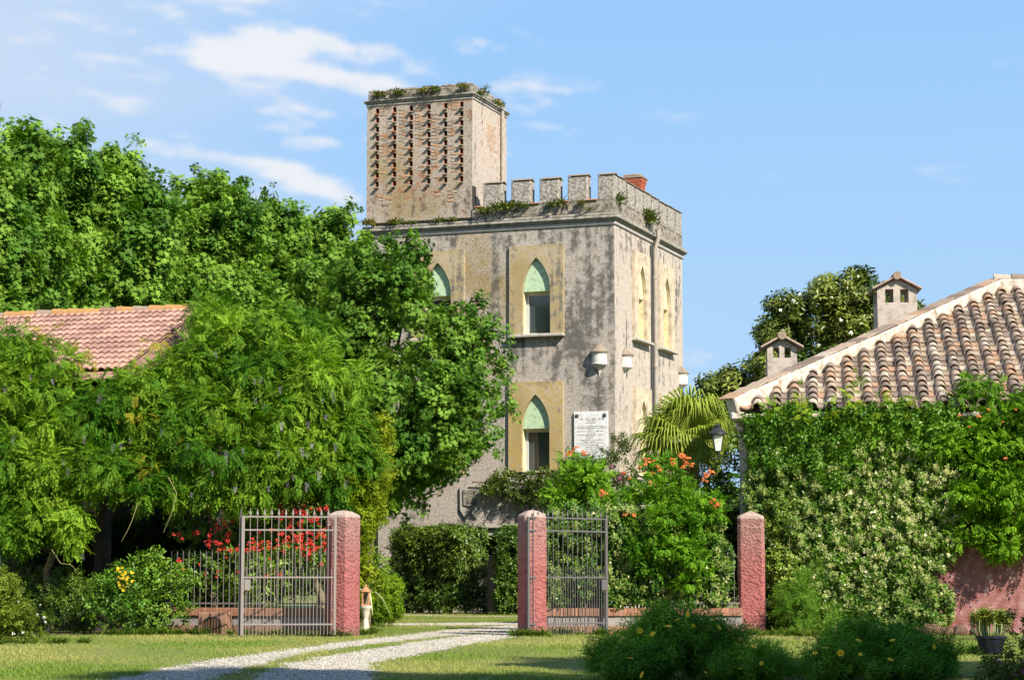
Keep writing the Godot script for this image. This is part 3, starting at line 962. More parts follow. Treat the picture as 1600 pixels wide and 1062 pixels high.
func trough(len_: float, w: float, rise: float, th: float, seg := 5) -> ArrayMesh:
	var b := MB.new()
	var lift := 0.04
	for k in seg:
		var x0 := -w * 0.5 + w * k / seg
		var x1 := -w * 0.5 + w * (k + 1) / seg
		var z0 := rise * pow(x0 / (w * 0.5), 2.0)
		var z1 := rise * pow(x1 / (w * 0.5), 2.0)
		b.quad(Vector3(x0, 0, z0 + lift), Vector3(x1, 0, z1 + lift), Vector3(x1, len_, z1), Vector3(x0, len_, z0))
		b.quad(Vector3(x0, 0, z0 + lift - th), Vector3(x1, 0, z1 + lift - th), Vector3(x1, 0, z1 + lift), Vector3(x0, 0, z0 + lift))
	return b.mesh()

func wave(len_: float, w: float, amp: float, th: float) -> ArrayMesh:   # a pantile of two waves
	var b := MB.new()
	var seg := 16
	for k in seg:
		var x0 := -w * 0.5 + w * k / seg
		var x1 := -w * 0.5 + w * (k + 1) / seg
		var z0 := amp * pow(absf(sin(TAU * (k * 1.0 / seg))), 0.9)
		var z1 := amp * pow(absf(sin(TAU * ((k + 1.0) / seg))), 0.9)
		var l := 0.035
		b.quad(Vector3(x0, 0, z0 + l), Vector3(x1, 0, z1 + l), Vector3(x1, len_, z1), Vector3(x0, len_, z0))
		b.quad(Vector3(x0, 0, z0 + l - th), Vector3(x1, 0, z1 + l - th), Vector3(x1, 0, z1 + l), Vector3(x0, 0, z0 + l))
	return b.mesh()

func far_tiles(parent: Node3D, called: String, mesh: ArrayMesh, list: Array, m: Material) -> void:
	var xf: Array[Transform3D] = []
	var cs := PackedColorArray()
	for q in list:
		xf.append(q); cs.append(Color(1, 1, 1))
	if xf.size(): mmi(parent, called, mesh, m, xf, cs)

func vent_chimney(parent: Node3D, o: Vector3, w: float, body: float, oh: float, gable: float, over: float) -> void:   # o at the foot of the openings
	var inv := parent.transform.affine_inverse()
	var p := inv * o
	var bs := Basis(Vector3.UP, -parent.rotation.y - 0.06)
	var b := MB.new()
	var d := w * 0.9
	b.bevel(Vector3(0, -body * 0.5, 0), Vector3(w, body, d), 0.012)
	var c := put(parent, "chimney", b.mesh(), M.render_wall, p, bs)
	b = MB.new()
	var pw := w * 0.2
	for sx in [-1.0, 0.0, 1.0]:
		for sz in [-1.0, 1.0]:
			b = MB.new()
			b.box(Vector3(sx * (w - pw) * 0.5 * (0.98), oh * 0.5, sz * (d - pw * 0.6) * 0.5 * 0.98), Vector3(pw if sx else pw * 0.85, oh, pw * 0.6))
			put(c, "vent_pier", b.mesh(), M.render_wall)
	for sz in [-1.0, 1.0]:
		b = MB.new()
		b.prism(PackedVector2Array([Vector2(-w * 0.49, oh), Vector2(w * 0.49, oh), Vector2(0, oh + gable - 0.05)]), sz * d * 0.49 - 0.05 * (sz + 1), sz * d * 0.49 + 0.05 * (1 - sz))
		put(c, "gable", b.mesh(), M.render_wall)
	b = MB.new()
	var ang := atan2(gable, w * 0.5 + over)
	var sl := sqrt(gable * gable + pow(w * 0.5 + over, 2.0))
	for s in [-1.0, 1.0]:
		b.bevel(Vector3(s * (w * 0.5 + over) * 0.5, oh + gable * 0.5 + 0.0, 0), Vector3(sl, 0.04, d + over * 2.0), 0.01, WHITE, Basis(Vector3(0, 0, 1), -s * ang))
	put(c, "cap", b.mesh(), M.cap_tile)
	b = MB.new()
	b.tube([Vector3(0, oh + gable + 0.0, -d * 0.5 - over), Vector3(0, oh + gable + 0.0, d * 0.5 + over + 0.02)], [0.085, 0.085], 12)
	put(c, "ridge_tile", b.mesh(), M.tile_a)

func build_right_house() -> void:
	var h := thing("tiled_house", "low house with brown barrel-tiled hip roof, white hip band and two vent chimneys", "house", Vector3(4.357, 0, -43.0), deg_to_rad(-8))
	h.scale = Vector3.ONE * 1.0886
	var k := tan(deg_to_rad(22))
	var hy := 4.02
	var T := 7.8
	var b := MB.new()
	b.box(Vector3(7.12, 1.95, -7.9), Vector3(14.0, 3.9, 15.2))
	put(h, "wall", b.mesh(), M.house_wall)
	b = MB.new()
	b.box(Vector3(8.0, 1.1, -0.28), Vector3(12.0, 2.2, 0.03))
	put(h, "painted_dado", b.mesh(), M.rose_wall)
	b = MB.new()
	var p0 := Vector3(0, hy - 0.04, 0)
	var p1 := Vector3(0.7 * T, hy + k * T - 0.04, -T)
	var p2 := Vector3(14, hy + k * T - 0.04, -T)
	var p3 := Vector3(14, hy - 0.04, 0)
	var p4 := Vector3(0, hy - 0.04, -2 * T)
	var p5 := Vector3(14, hy - 0.04, -2 * T)
	b.quad(p0, p3, p2, p1); b.face(p4, p0, p1); b.quad(p5, p4, p1, p2); b.quad(p4, p5, p3, p0)
	var roof := put(h, "roof", b.mesh(), M.tile_c)
	b = MB.new()
	b.bevel(Vector3(7.05, hy - 0.13, -0.1), Vector3(14.1, 0.1, 0.3), 0.03)
	b.bevel(Vector3(7.1, hy - 0.25, -0.17), Vector3(14.0, 0.14, 0.2), 0.03)
	b.bevel(Vector3(0.12, hy - 0.12, -0.14), Vector3(0.3, 0.16, 0.4), 0.04)
	b.bevel(Vector3(0.16, hy - 0.29, -0.2), Vector3(0.2, 0.2, 0.26), 0.05)
	put(h, "eave_moulding", b.mesh(), M.white_wash)
	# tiles
	rng.seed = 12
	var cov := [barrel(0.42, 0.105, 0.082, 0.016), barrel(0.41, 0.1, 0.08, 0.014), barrel(0.43, 0.108, 0.084, 0.016)]
	var pan := [trough(0.42, 0.25, 0.05, 0.03), trough(0.42, 0.24, 0.045, 0.028)]
	var tm := [M.tile_a, M.tile_b, M.tile_c, M.tile_d, M.tile_e, M.tile_f]
	var bs := Basis(Vector3(1, 0, 0), Vector3(0, sin(deg_to_rad(22)), -cos(deg_to_rad(22))), Vector3(0, cos(deg_to_rad(22)), sin(deg_to_rad(22))))
	var vs := bs.y
	var far_c := []
	var far_p := []
	var nc := 0
	var np := 0
	for i in 36:
		var x := 0.12 + i * 0.335
		for j in 27:
			var v := j * 0.33 - 0.08
			for w in 2:
				var xx := x + (0.1675 if w else 0.0) + rng.randfn() * 0.006
				if v * cos(deg_to_rad(22)) > minf((xx + 0.05) / 0.7 - 0.35, T - 0.3): continue
				var q := Basis(bs.z, rng.randfn() * 0.03) * Basis(bs.x, rng.randfn() * 0.015) * bs
				var o := Vector3(xx, hy, 0) + vs * (v + rng.randfn() * 0.012) + bs.z * (0.0 if w else 0.028 + rng.randf() * 0.008)
				var big := xx < 5.75
				if w == 0:
					if big and nc < 300:
						nc += 1
						put(roof, "cover_tile", cov[rng.randi() % 3], tm[rng.randi() % 6], o, q)
					else: far_c.append(Transform3D(q, o))
				else:
					if big and np < 300:
						np += 1
						put(roof, "pan_tile", pan[rng.randi() % 2], tm[rng.randi() % 6], o, q)
					else: far_p.append(Transform3D(q, o))
	far_tiles(roof, "cover_tiles_beyond", cov[0], far_c, M.tile_a)
	far_tiles(roof, "pan_tiles_beyond", pan[0], far_p, M.tile_b)
	# whitewashed hip band with thin tiles on it
	var d := (p1 - p0).normalized()
	var side := Vector3(1, 0, 0.7).normalized()
	var up := side.cross(d)
	var cb := Basis(d, up, side)
	var ln := p0.distance_to(p1)
	b = MB.new()
	var segs := 14
	for i in segs:
		var a := ln * (i + 0.5) / segs
		b.bevel(p0 + d * a + up * (0.1 + rng.randfn() * 0.006) + side * (0.02 + rng.randfn() * 0.006), Vector3(ln / segs + 0.012, 0.3, 0.24), 0.025, WHITE, cb * Basis(Vector3(0, 0, 1), rng.randfn() * 0.008))
	put(h, "hip_band", b.mesh(), M.white_wash)
	for i in 26:
		var q := MB.new()
		q.bevel(Vector3.ZERO, Vector3(0.4, 0.022, 0.34), 0.006)
		put(roof, "hip_slab", q.mesh(), tm[rng.randi() % 6], p0 + d * (0.15 + i * ln / 26.0) + up * 0.272 + side * -0.05, cb * Basis(Vector3(0, 0, 1), 0.05 + rng.randfn() * 0.02) * Basis(Vector3.UP, rng.randfn() * 0.05))
	b = MB.new()
	b.bevel(p1 + Vector3(4.2, 0.08, 0.05), Vector3(8.4, 0.3, 0.3), 0.03)
	put(h, "ridge_band", b.mesh(), M.white_wash)
	for i in 8:
		var q := Basis(Vector3(0, 0, 1), Vector3(1, 0, 0), Vector3(0, 1, 0)) * Basis(Vector3(1, 0, 0), 0.05)
		put(roof, "ridge_tile", barrel(0.44, 0.13, 0.1, 0.018), tm[rng.randi() % 6], p1 + Vector3(-0.1 + i * 0.38, 0.21, 0.05), q)
	vent_chimney(h, at(1221, 561, 46.1), 0.585, 1.2, 0.2, 0.23, 0.12)
	vent_chimney(h, at(1399, 476, 48.8), 0.82, 1.7, 0.28, 0.27, 0.1)

func build_left_house() -> void:
	var o := at(314, 482, 47)
	var h := thing("pink_tiled_house", "house under the wisteria with pink pantile roof and orange-lichened ridge", "house", Vector3(o.x, 0, o.z), deg_to_rad(-18))
	var yr := o.y
	var sl := deg_to_rad(25)
	var ln := 4.4
	var ey := yr - ln * sin(sl)
	var ez := ln * cos(sl)
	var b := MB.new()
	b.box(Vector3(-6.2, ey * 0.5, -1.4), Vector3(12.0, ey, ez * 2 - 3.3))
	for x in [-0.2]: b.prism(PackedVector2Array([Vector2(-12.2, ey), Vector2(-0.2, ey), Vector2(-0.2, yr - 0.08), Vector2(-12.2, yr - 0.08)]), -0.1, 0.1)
	put(h, "wall", b.mesh(), M.porch_shade_wall)
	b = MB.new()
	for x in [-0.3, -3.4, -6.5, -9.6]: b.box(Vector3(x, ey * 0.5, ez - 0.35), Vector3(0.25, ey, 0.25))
	put(h, "porch_post", b.mesh(), M.porch_shade_wall)
	b = MB.new()
	b.quad(Vector3(-12.4, ey - 0.02, ez), Vector3(0, ey - 0.02, ez), Vector3(0, yr - 0.02, 0), Vector3(-12.4, yr - 0.02, 0))
	b.quad(Vector3(0, ey - 0.02, -ez), Vector3(-12.4, ey - 0.02, -ez), Vector3(-12.4, yr - 0.02, 0), Vector3(0, yr - 0.02, 0))
	b.face(Vector3(-0.05, ey - 0.02, ez), Vector3(-0.05, ey - 0.02, -ez), Vector3(-0.05, yr - 0.02, 0))
	var roof := put(h, "roof", b.mesh(), M.pantile_a)
	rng.seed = 15
	var wm := [wave(0.4, 0.334, 0.045, 0.022), wave(0.4, 0.334, 0.042, 0.02)]
	var tm := [M.pantile_a, M.pantile_b, M.pantile_c]
	var bs := Basis(Vector3(1, 0, 0), Vector3(0, sin(sl), -cos(sl)), Vector3(0, cos(sl), sin(sl)))
	var far := []
	for i in 36:
		for j in 12:
			var v := 0.3 + j * 0.335
			var p := Vector3(-0.17 - i * 0.334, yr, 0) - bs.y * v + bs.z * 0.01
			var q := Basis(bs.z, rng.randfn() * 0.006) * bs
			if i < 17 and j < 10: put(roof, "roof_tile", wm[rng.randi() % 2], tm[rng.randi() % 3], p, q)
			else: far.append(Transform3D(q, p))
	far_tiles(roof, "roof_tiles_beyond", wm[0], far, M.pantile_b)
	for i in 30:
		var q := Basis(Vector3(0, 0, 1), Vector3(1, 0, 0), Vector3(0, 1, 0)) * Basis(Vector3(1, 0, 0), 0.04) * Basis(Vector3(0, 0, 1), rng.randfn() * 0.02)
		put(roof, "ridge_tile", barrel(0.44, 0.13, 0.11, 0.018), [M.lichen, M.lichen, M.ridge_tile][rng.randi() % 3] if rng.randf() < 0.75 else M.tile_a, Vector3(-0.42 - i * 0.4, yr - 0.03 + rng.randfn() * 0.006, 0), q)
	# the window under the leaves
	b = MB.new()
	var wz := ez - 3.0
	for s in [-1.0, 1.0]: b.bevel(Vector3(-4.75 + s * 0.5, 1.75, wz), Vector3(0.12, 1.2, 0.1), 0.01)
	b.bevel(Vector3(-4.75, 1.13, wz + 0.04), Vector3(1.3, 0.1, 0.2), 0.01); b.bevel(Vector3(-4.75, 2.38, wz), Vector3(1.12, 0.1, 0.1), 0.01)
	b.box(Vector3(-4.75, 1.75, wz), Vector3(0.05, 1.14, 0.06))
	var w := put(h, "window", b.mesh(), M.white_paint)
	b = MB.new()
	b.box(Vector3(-4.75, 1.75, wz - 0.02), Vector3(0.9, 1.14, 0.01))
	put(w, "pane", b.mesh(), M.dark_pane)

# ---------------------------------------------------------------- gates and walls
func post(label: String, o: Vector3, turn: float, w: float, h: float, cap: float, sd: int) -> void:
	var t := thing("gate_post", label, "gate post", o, turn, "pink plastered gate posts")
	var r := RandomNumberGenerator.new()
	r.seed = sd
	var b := MB.new()
	var rows := 22
	var per := 24
	var pts := []
	for j in rows + 1:
		var y := h * j / rows
		var ring := []
		for i in per:
			var a := TAU * (i + 0.5) / per
			var e := Vector2(sin(a), cos(a))
			var m := maxf(absf(e.x), absf(e.y))
			e = e / m * w * 0.5
			e = e.limit_length(w * 0.655)
			var k := 1.0 + nz.get_noise_3d(e.x * 14.0 + sd * 7, y * 7.0, e.y * 14.0) * 0.035 + r.randfn() * 0.004
			ring.append(Vector3(e.x * k, y, e.y * k))
		pts.append(ring)
	for j in rows:
		var f := float(j) / rows
		var col := Color(0.36, 0.125, 0.12).lerp(Color(0.33, 0.185, 0.17), smoothstep(0.45, 1.0, f)).lerp(Color(0.2, 0.13, 0.1), 0.6 * smoothstep(0.09, 0.0, f))
		for i in per:
			var i2 := (i + 1) % per
			b.quad(pts[j][i], pts[j][i2], pts[j + 1][i2], pts[j + 1][i], col)
	put(t, "shaft", b.mesh(), M.post)
	b = MB.new()
	for i in per:
		var i2 := (i + 1) % per
		var a: Vector3 = pts[rows][i]
		var d: Vector3 = pts[rows][i2]
		var up := Vector3.UP
		b.quad(a, d, d * Vector3(0.97, 1, 0.97) + up * cap * 0.3, a * Vector3(0.97, 1, 0.97) + up * cap * 0.3)
		var a1 := a * Vector3(0.97, 1, 0.97) + up * cap * 0.3
		var d1 := d * Vector3(0.97, 1, 0.97) + up * cap * 0.3
		var a2 := a * Vector3(0.5, 1, 0.5) + up * cap * (0.66 if sd == 3 else 0.8)
		var d2 := d * Vector3(0.5, 1, 0.5) + up * cap * (0.66 if sd == 3 else 0.8)
		b.quad(a1, d1, d2, a2)
		b.face(a2, d2, Vector3(0, h + cap, 0))
	put(t, "cap", b.mesh(), M.post_cap)

func spike(b: MB, o: Vector3, s := 1.0) -> void:
	b.box(o + Vector3(0, 0.02 * s, 0), Vector3(0.02, 0.012, 0.02))
	var w := 0.022 * s
	var p := [o + Vector3(-w, 0.045 * s, 0), o + Vector3(0, 0.045 * s, 0.008), o + Vector3(w, 0.045 * s, 0), o + Vector3(0, 0.045 * s, -0.008)]
	var top := o + Vector3(0, 0.15 * s, 0)
	for i in 4:
		b.face(p[i], p[(i + 1) % 4], top); b.face(p[(i + 1) % 4], p[i], o)

func gate(label: String, o: Vector3, turn: float, w: float, dirx: float, m: Material) -> void:   # hinge at the origin, leaf along x * dirx
	var t := thing("iron_gate", label, "gate", o, turn, "leaves of the driveway gate")
	var b := MB.new()
	for y in [2.17, 1.93, 1.07, 0.22]: 
		b = MB.new()
		b.bevel(Vector3(dirx * w * 0.5, y, 0), Vector3(w - 0.055, 0.03, 0.016), 0.004)
		put(t, "rail", b.mesh(), m)
	b = MB.new()
	b.bevel(Vector3(0, 1.1, 0), Vector3(0.05, 2.16, 0.045), 0.006)
	put(t, "hinge_stile", b.mesh(), m)
	b = MB.new()
	b.bevel(Vector3(dirx * w, 1.1, 0), Vector3(0.06, 2.16, 0.045), 0.006)
	put(t, "closing_stile", b.mesh(), m)
	b = MB.new()
	b.bevel(Vector3(dirx * (w + 0.045), 1.12, -0.03), Vector3(0.05, 2.2, 0.012), 0.003)
	spike(b, Vector3(dirx * (w + 0.045), 2.2, -0.03), 0.9)
	put(t, "closing_strip", b.mesh(), M.iron if dirx < 0 else m)
	b = MB.new()
	b.bevel(Vector3(dirx * (w - 0.09), 0.93, 0.012), Vector3(0.11, 0.2, 0.05), 0.006)
	var lk := put(t, "lock_box", b.mesh(), m)
	b = MB.new()
	b.tube([Vector3(dirx * (w - 0.05), 0.84, 0.03), Vector3(dirx * (w - 0.05), 0.84, 0.08), Vector3(dirx * (w - 0.13), 0.835, 0.085)], [0.009, 0.009, 0.008], 6)
	put(lk, "handle", b.mesh(), M.rust)
	b = MB.new()
	b.tube([Vector3(0, 0.03, 0), Vector3(0, 2.18, 0)], [0.007, 0.007], 6)
	spike(b, Vector3(0, 2.18, 0))
	var long := b.mesh()
	b = MB.new()
	b.tube([Vector3(0, 0.03, 0), Vector3(0, 1.2, 0), Vector3(0, 1.28, 0)], [0.007, 0.007, 0.001], 6)
	var short := b.mesh()
	var n := int(round(w / 0.128))
	for i in range(1, n * 2):
		var x := dirx * w * i / (n * 2.0)
		put(t, "bar" if i % 2 == 0 else "short_bar", long if i % 2 == 0 else short, m, Vector3(x, 0, 0.0))

func low_wall(label: String, a: Vector3, c: Vector3, sd: int, bars: int) -> void:
	var d := c - a
	var ln := d.length()
	var turn := atan2(-d.z, d.x)
	var t := thing("low_wall", label, "wall", a, turn)
	var b := MB.new()
	b.box(Vector3(ln * 0.5, 0.22, 0), Vector3(ln, 0.24, 0.22))
	put(t, "wall", b.mesh(), M.grey_render)
	b = MB.new()
	b.box(Vector3(ln * 0.5, 0.06, 0.01), Vector3(ln, 0.2, 0.28))
	put(t, "plinth", b.mesh(), M.plinth)
	rng.seed = sd
	var n := int(ln / 0.067)
	b = MB.new()
	for i in n:
		var g := rng.randf_range(0.75, 1.2)
		b.bevel(Vector3((i + 0.5) * ln / n, 0.42 + rng.randfn() * 0.002, 0.0 + rng.randfn() * 0.003), Vector3(ln / n - 0.007, 0.15, 0.3), 0.004, Color(0.34, 0.17, 0.11) * g)
	b.box(Vector3(ln * 0.5, 0.415, 0), Vector3(ln, 0.13, 0.285), Color(0.3, 0.27, 0.24))
	stuff(put(t, "coping_brick_course", b.mesh(), M.vc_brick))
	if bars:
		b = MB.new()
		b.tube([Vector3(0, 0.5, 0), Vector3(0, 1.5, 0)], [0.008, 0.008], 6)
		spike(b, Vector3(0, 1.5, 0), 0.7)
		var bm := b.mesh()
		for i in range(1, bars): put(t, "railing_bar", bm, M.railing, Vector3(ln * i / bars, 0, 0))
		b = MB.new()
		b.box(Vector3(ln * 0.5, 0.58, 0), Vector3(ln, 0.03, 0.012))
		put(t, "railing_rail", b.mesh(), M.railing)

func build_gates() -> void:
	post("pink gate post on the left of the drive, left leaf hinged on it", Vector3(-3.12, 0, -40.35), deg_to_rad(-27), 0.5, 2.17, 0.14, 1)
	post("pink gate post on the right of the drive, behind the dark gate leaf", Vector3(0.37, 0, -40.45), deg_to_rad(22), 0.44, 2.17, 0.15, 2)
	post("wide rose-pink post at the far end of the right low wall", Vector3(4.63, 0, -42.3), deg_to_rad(-6), 0.52, 2.2, 0.16, 3)
	gate("pale grey iron gate leaf on the left, spiked bars over red flowers", Vector3(-3.24, 0, -40.02), deg_to_rad(8), 1.68, -1.0, M.grey_paint)
	gate("grey iron gate leaf at right, colour darkened as unlit, swung open before jasmine", Vector3(0.3, 0, -40.12), deg_to_rad(42), 2.0, 1.0, M.unlit_paint)
	low_wall("low wall with brick coping left of the gate, under red flowers", Vector3(-6.75, 0, -42.6), Vector3(-3.4, 0, -41.2), 5, 28)
	low_wall("low wall with brick coping right of the gate, under jasmine", Vector3(0.62, 0, -41.6), Vector3(4.4, 0, -42.1), 6, 30)
	# pier at the left wall; arch and bars stand in for bar shadow
	var t := thing("bar_shadow_pier", "small brown brick pier at left wall foot, grating standing in for bar shadow", "grating", Vector3(-5.66, 0, -41.75), deg_to_rad(-18))
	var b := MB.new()
	b.bevel(Vector3(0, 0.2, 0), Vector3(0.6, 0.42, 0.24), 0.015)
	put(t, "pier", b.mesh(), M.plinth)
	b = MB.new()
	b.prism(arch_points(0.2, 0.18, 0.14), 0.122, 0.126)
	b.box(Vector3(0, 0.1, 0.124), Vector3(0.4, 0.15, 0.004))
	put(t, "arch_shade", b.mesh(), M.painted_shade)
	for i in 7:
		b = MB.new()
		b.tube([Vector3(-0.18 + i * 0.06, 0.02, 0.135), Vector3(-0.18 + i * 0.06, 0.3 - absf(i - 3) * 0.02, 0.135)], [0.008, 0.008], 6)
		put(t, "shadow_bar", b.mesh(), M.rust)
	# lantern and agave by the left post
	var l := thing("garden_lantern", "small terracotta lantern on a white stone stand beside left gate post", "lantern", at(571, 985, 42.6) * Vector3(1, 0, 1))
	l.scale = Vector3(0.8, 0.95, 0.8)
	b = MB.new()
	b.lathe([Vector2(0.12, 0), Vector2(0.13, 0.06), Vector2(0.08, 0.12), Vector2(0.06, 0.3), Vector2(0.1, 0.45), Vector2(0.14, 0.52), Vector2(0.14, 0.56), Vector2(0, 0.56)], 12)
	put(l, "stand", b.mesh(), M.stone_white)
	b = MB.new()
	for sx in [-1.0, 1.0]:
		for sz in [-1.0, 1.0]: b.box(Vector3(sx * 0.075, 0.7, sz * 0.075), Vector3(0.03, 0.28, 0.03))
	b.box(Vector3(0, 0.575, 0), Vector3(0.2, 0.03, 0.2))
	put(l, "body", b.mesh(), M.terracotta)
	b = MB.new()
	b.lathe([Vector2(0.16, 0.84), Vector2(0.15, 0.86), Vector2(0.03, 0.95), Vector2(0.03, 0.98), Vector2(0, 1.0)], 4, Vector3.ZERO, WHITE, PI / 4, PI / 4 + TAU)
	put(l, "roof", b.mesh(), M.terracotta)
	var ag := thing("agave_plant", "agave with arching pale green leaves behind the left gate post", "plant", at(573, 930, 43.2) * Vector3(1, 0, 1))
	rng.seed = 31
	b = MB.new()
	b.tube([Vector3(0, 0, 0), Vector3(0, 0.75, 0)], [0.09, 0.07], 8)
	put(ag, "stem", b.mesh(), M.bark)
	for i in 14:
		var a := i * 2.4
		var dd := Vector3(cos(a), 0, sin(a))
		b = MB.new()
		var pts := []
		for q in 7:
			var f := q / 6.0
			pts.append(Vector3(0, 0.75, 0) + dd * 0.5 * f + Vector3.UP * (0.42 * f - 0.55 * f * f * (0.5 + 0.5 * (i % 3))))
		var sd := dd.cross(Vector3.UP)
		for q in 6:
			var w0 := 0.035 * (1.0 - q / 6.0) + 0.003
			var w1 := 0.035 * (1.0 - (q + 1) / 6.0) + 0.003
			b.quad(pts[q] - sd * w0, pts[q + 1] - sd * w1, pts[q + 1], pts[q])
			b.quad(pts[q], pts[q + 1], pts[q + 1] + sd * w1, pts[q] + sd * w0)
		put(ag, "leaf", b.mesh(), M.agave)

func build_lamp() -> void:
	var o := at(1122, 692, 42.2)
	var t := thing("wall_lamp", "black iron wall lantern with glass panes on the house corner", "lamp", o)
	var b := MB.new()
	t.scale = Vector3.ONE * 1.08
	var r0 := 0.075
	var r1 := 0.135
	var h := 0.3
	for i in 4:
		var a := PI / 4 + i * PI / 2
		var e := Vector3(sin(a), 0, cos(a))
		b.tube([e * r0 - Vector3.UP * h * 0.5, e * r1 + Vector3.UP * h * 0.5], [0.009, 0.009], 6)
		var a2 := a + PI / 2
		var e2 := Vector3(sin(a2), 0, cos(a2))
		b.tube([e * r1 + Vector3.UP * h * 0.5, e2 * r1 + Vector3.UP * h * 0.5], [0.011, 0.011], 5)
		b.tube([e * r0 - Vector3.UP * h * 0.5, e2 * r0 - Vector3.UP * h * 0.5], [0.01, 0.01], 5)
	put(t, "frame", b.mesh(), M.black_iron)
	b = MB.new()
	for i in 4:
		var a := PI / 4 + i * PI / 2
		var e := Vector3(sin(a), 0, cos(a))
		var e2 := Vector3(sin(a + PI / 2), 0, cos(a + PI / 2))
		b.quad(e * r0 - Vector3.UP * h * 0.48, e2 * r0 - Vector3.UP * h * 0.48, e2 * r1 + Vector3.UP * h * 0.48, e * r1 + Vector3.UP * h * 0.48)
	put(t, "pane", b.mesh(), M.frosted)
	b = MB.new()
	b.lathe([Vector2(0.165, 0.15), Vector2(0.16, 0.175), Vector2(0.1, 0.24), Vector2(0.055, 0.27), Vector2(0.055, 0.3), Vector2(0.065, 0.305), Vector2(0.03, 0.33), Vector2(0.012, 0.36), Vector2(0, 0.37)], 12)
	put(t, "cap", b.mesh(), M.black_iron)
	b = MB.new()
	b.tube([Vector3(0, -0.15, 0), Vector3(0, -0.28, 0)], [0.02, 0.015], 6)
	b.tube([Vector3(-0.12, -0.28, 0), Vector3(0.2, -0.28, -0.05), Vector3(0.45, -0.27, -0.3)], [0.01, 0.014, 0.014], 6)
	b.tube([Vector3(0.05, -0.28, -0.02), Vector3(0.22, -0.42, -0.12), Vector3(0.45, -0.48, -0.32)], [0.009, 0.009, 0.009], 6)
	put(t, "bracket", b.mesh(), M.black_iron)

func build_pot() -> void:
	var o := at(1550, 1024, 30) * Vector3(1, 0, 1)
	var t := thing("potted_succulent", "succulent with arching grey stems and yellow-green tips in a dark blue pot", "potted plant", o)
	var b := MB.new()
	b.lathe([Vector2(0.13, 0.0), Vector2(0.17, 0.12), Vector2(0.2, 0.22), Vector2(0.215, 0.23), Vector2(0.215, 0.26), Vector2(0.19, 0.26), Vector2(0.17, 0.22), Vector2(0, 0.22)], 20)
	put(t, "pot", b.mesh(), M.blue_pot)
	rng.seed = 41
	b = MB.new()
	var xf: Array[Transform3D] = []
	var cs := PackedColorArray()
	for i in 70:
		var a := rng.randf() * TAU
		var d := Vector3(cos(a), 0, sin(a))
		var r := rng.randf_range(0.1, 0.27)
		var y := rng.randf_range(0.4, 0.5) - r * 0.3
		b.tube([d * 0.05 + Vector3(0, 0.2, 0), d * r * 0.8 + Vector3(0, 0.25, 0), d * r + Vector3(0, 0.34, 0), d * r * 0.95 + Vector3(0, y + 0.1, 0)], [0.008, 0.008, 0.008, 0.006], 5)
		for q in 5:
			xf.append(Transform3D(Basis(Vector3.UP, rng.randf() * TAU).scaled(Vector3.ONE * 0.6), d * r * 0.95 + Vector3(0, y + 0.06, 0) + Vector3(rng.randfn(), rng.randfn(), rng.randfn()) * 0.025))
			cs.append(Color(0.2, 0.24, 0.03) * rng.randf_range(0.7, 1.3))
	put(t, "stems", b.mesh(), M.succulent)
	mmi(t, "foliage", L.ovate, M.leaf_gloss, xf, cs)

# ---------------------------------------------------------------- plants
func plant(called: String, label: String, category: String, mesh: Mesh, m: Material, blobs: Array, o: Dictionary, group := "", stem := true) -> Node3D:
	var t := thing(called, label, category, Vector3.ZERO, 0, group)
	if stem:
		var c := Vector3.ZERO
		var lo := 1000.0
		for b in blobs:
			c += b[0]
		c /= blobs.size()
		var sb := MB.new()
		for i in mini(5, blobs.size()):
			var to: Vector3 = blobs[(i * 5) % blobs.size()][0]
			var foot := Vector3(lerpf(c.x, to.x, 0.4), 0.0, lerpf(c.z, to.z, 0.4) - 0.1)
			var th := clampf(to.y * 0.006, 0.005, 0.02)
			sb.tube([foot, foot.lerp(to, 0.5) + Vector3(0.05, 0.05, 0), to], [th, th * 0.7, th * 0.3], 6)
		put(t, "stems", sb.mesh(), M.bark)
	leaves(t, "foliage", mesh, m, blobs, o)
	return t

func blooms(t: Node3D, called: String, mesh: Mesh, m: Material, spots: Array, col: Color, s: float, tilt := 0.5, lean := 0.0) -> void:
	for p in spots:
		var q := Basis(Vector3.UP, rng.randfn() * 0.7) * Basis(Vector3.RIGHT, lean + rng.randfn() * tilt) * Basis(Vector3.UP, rng.randf() * TAU)
		put(t, called, mesh, m, p, q.scaled(Vector3.ONE * s * rng.randf_range(0.65, 1.3)))

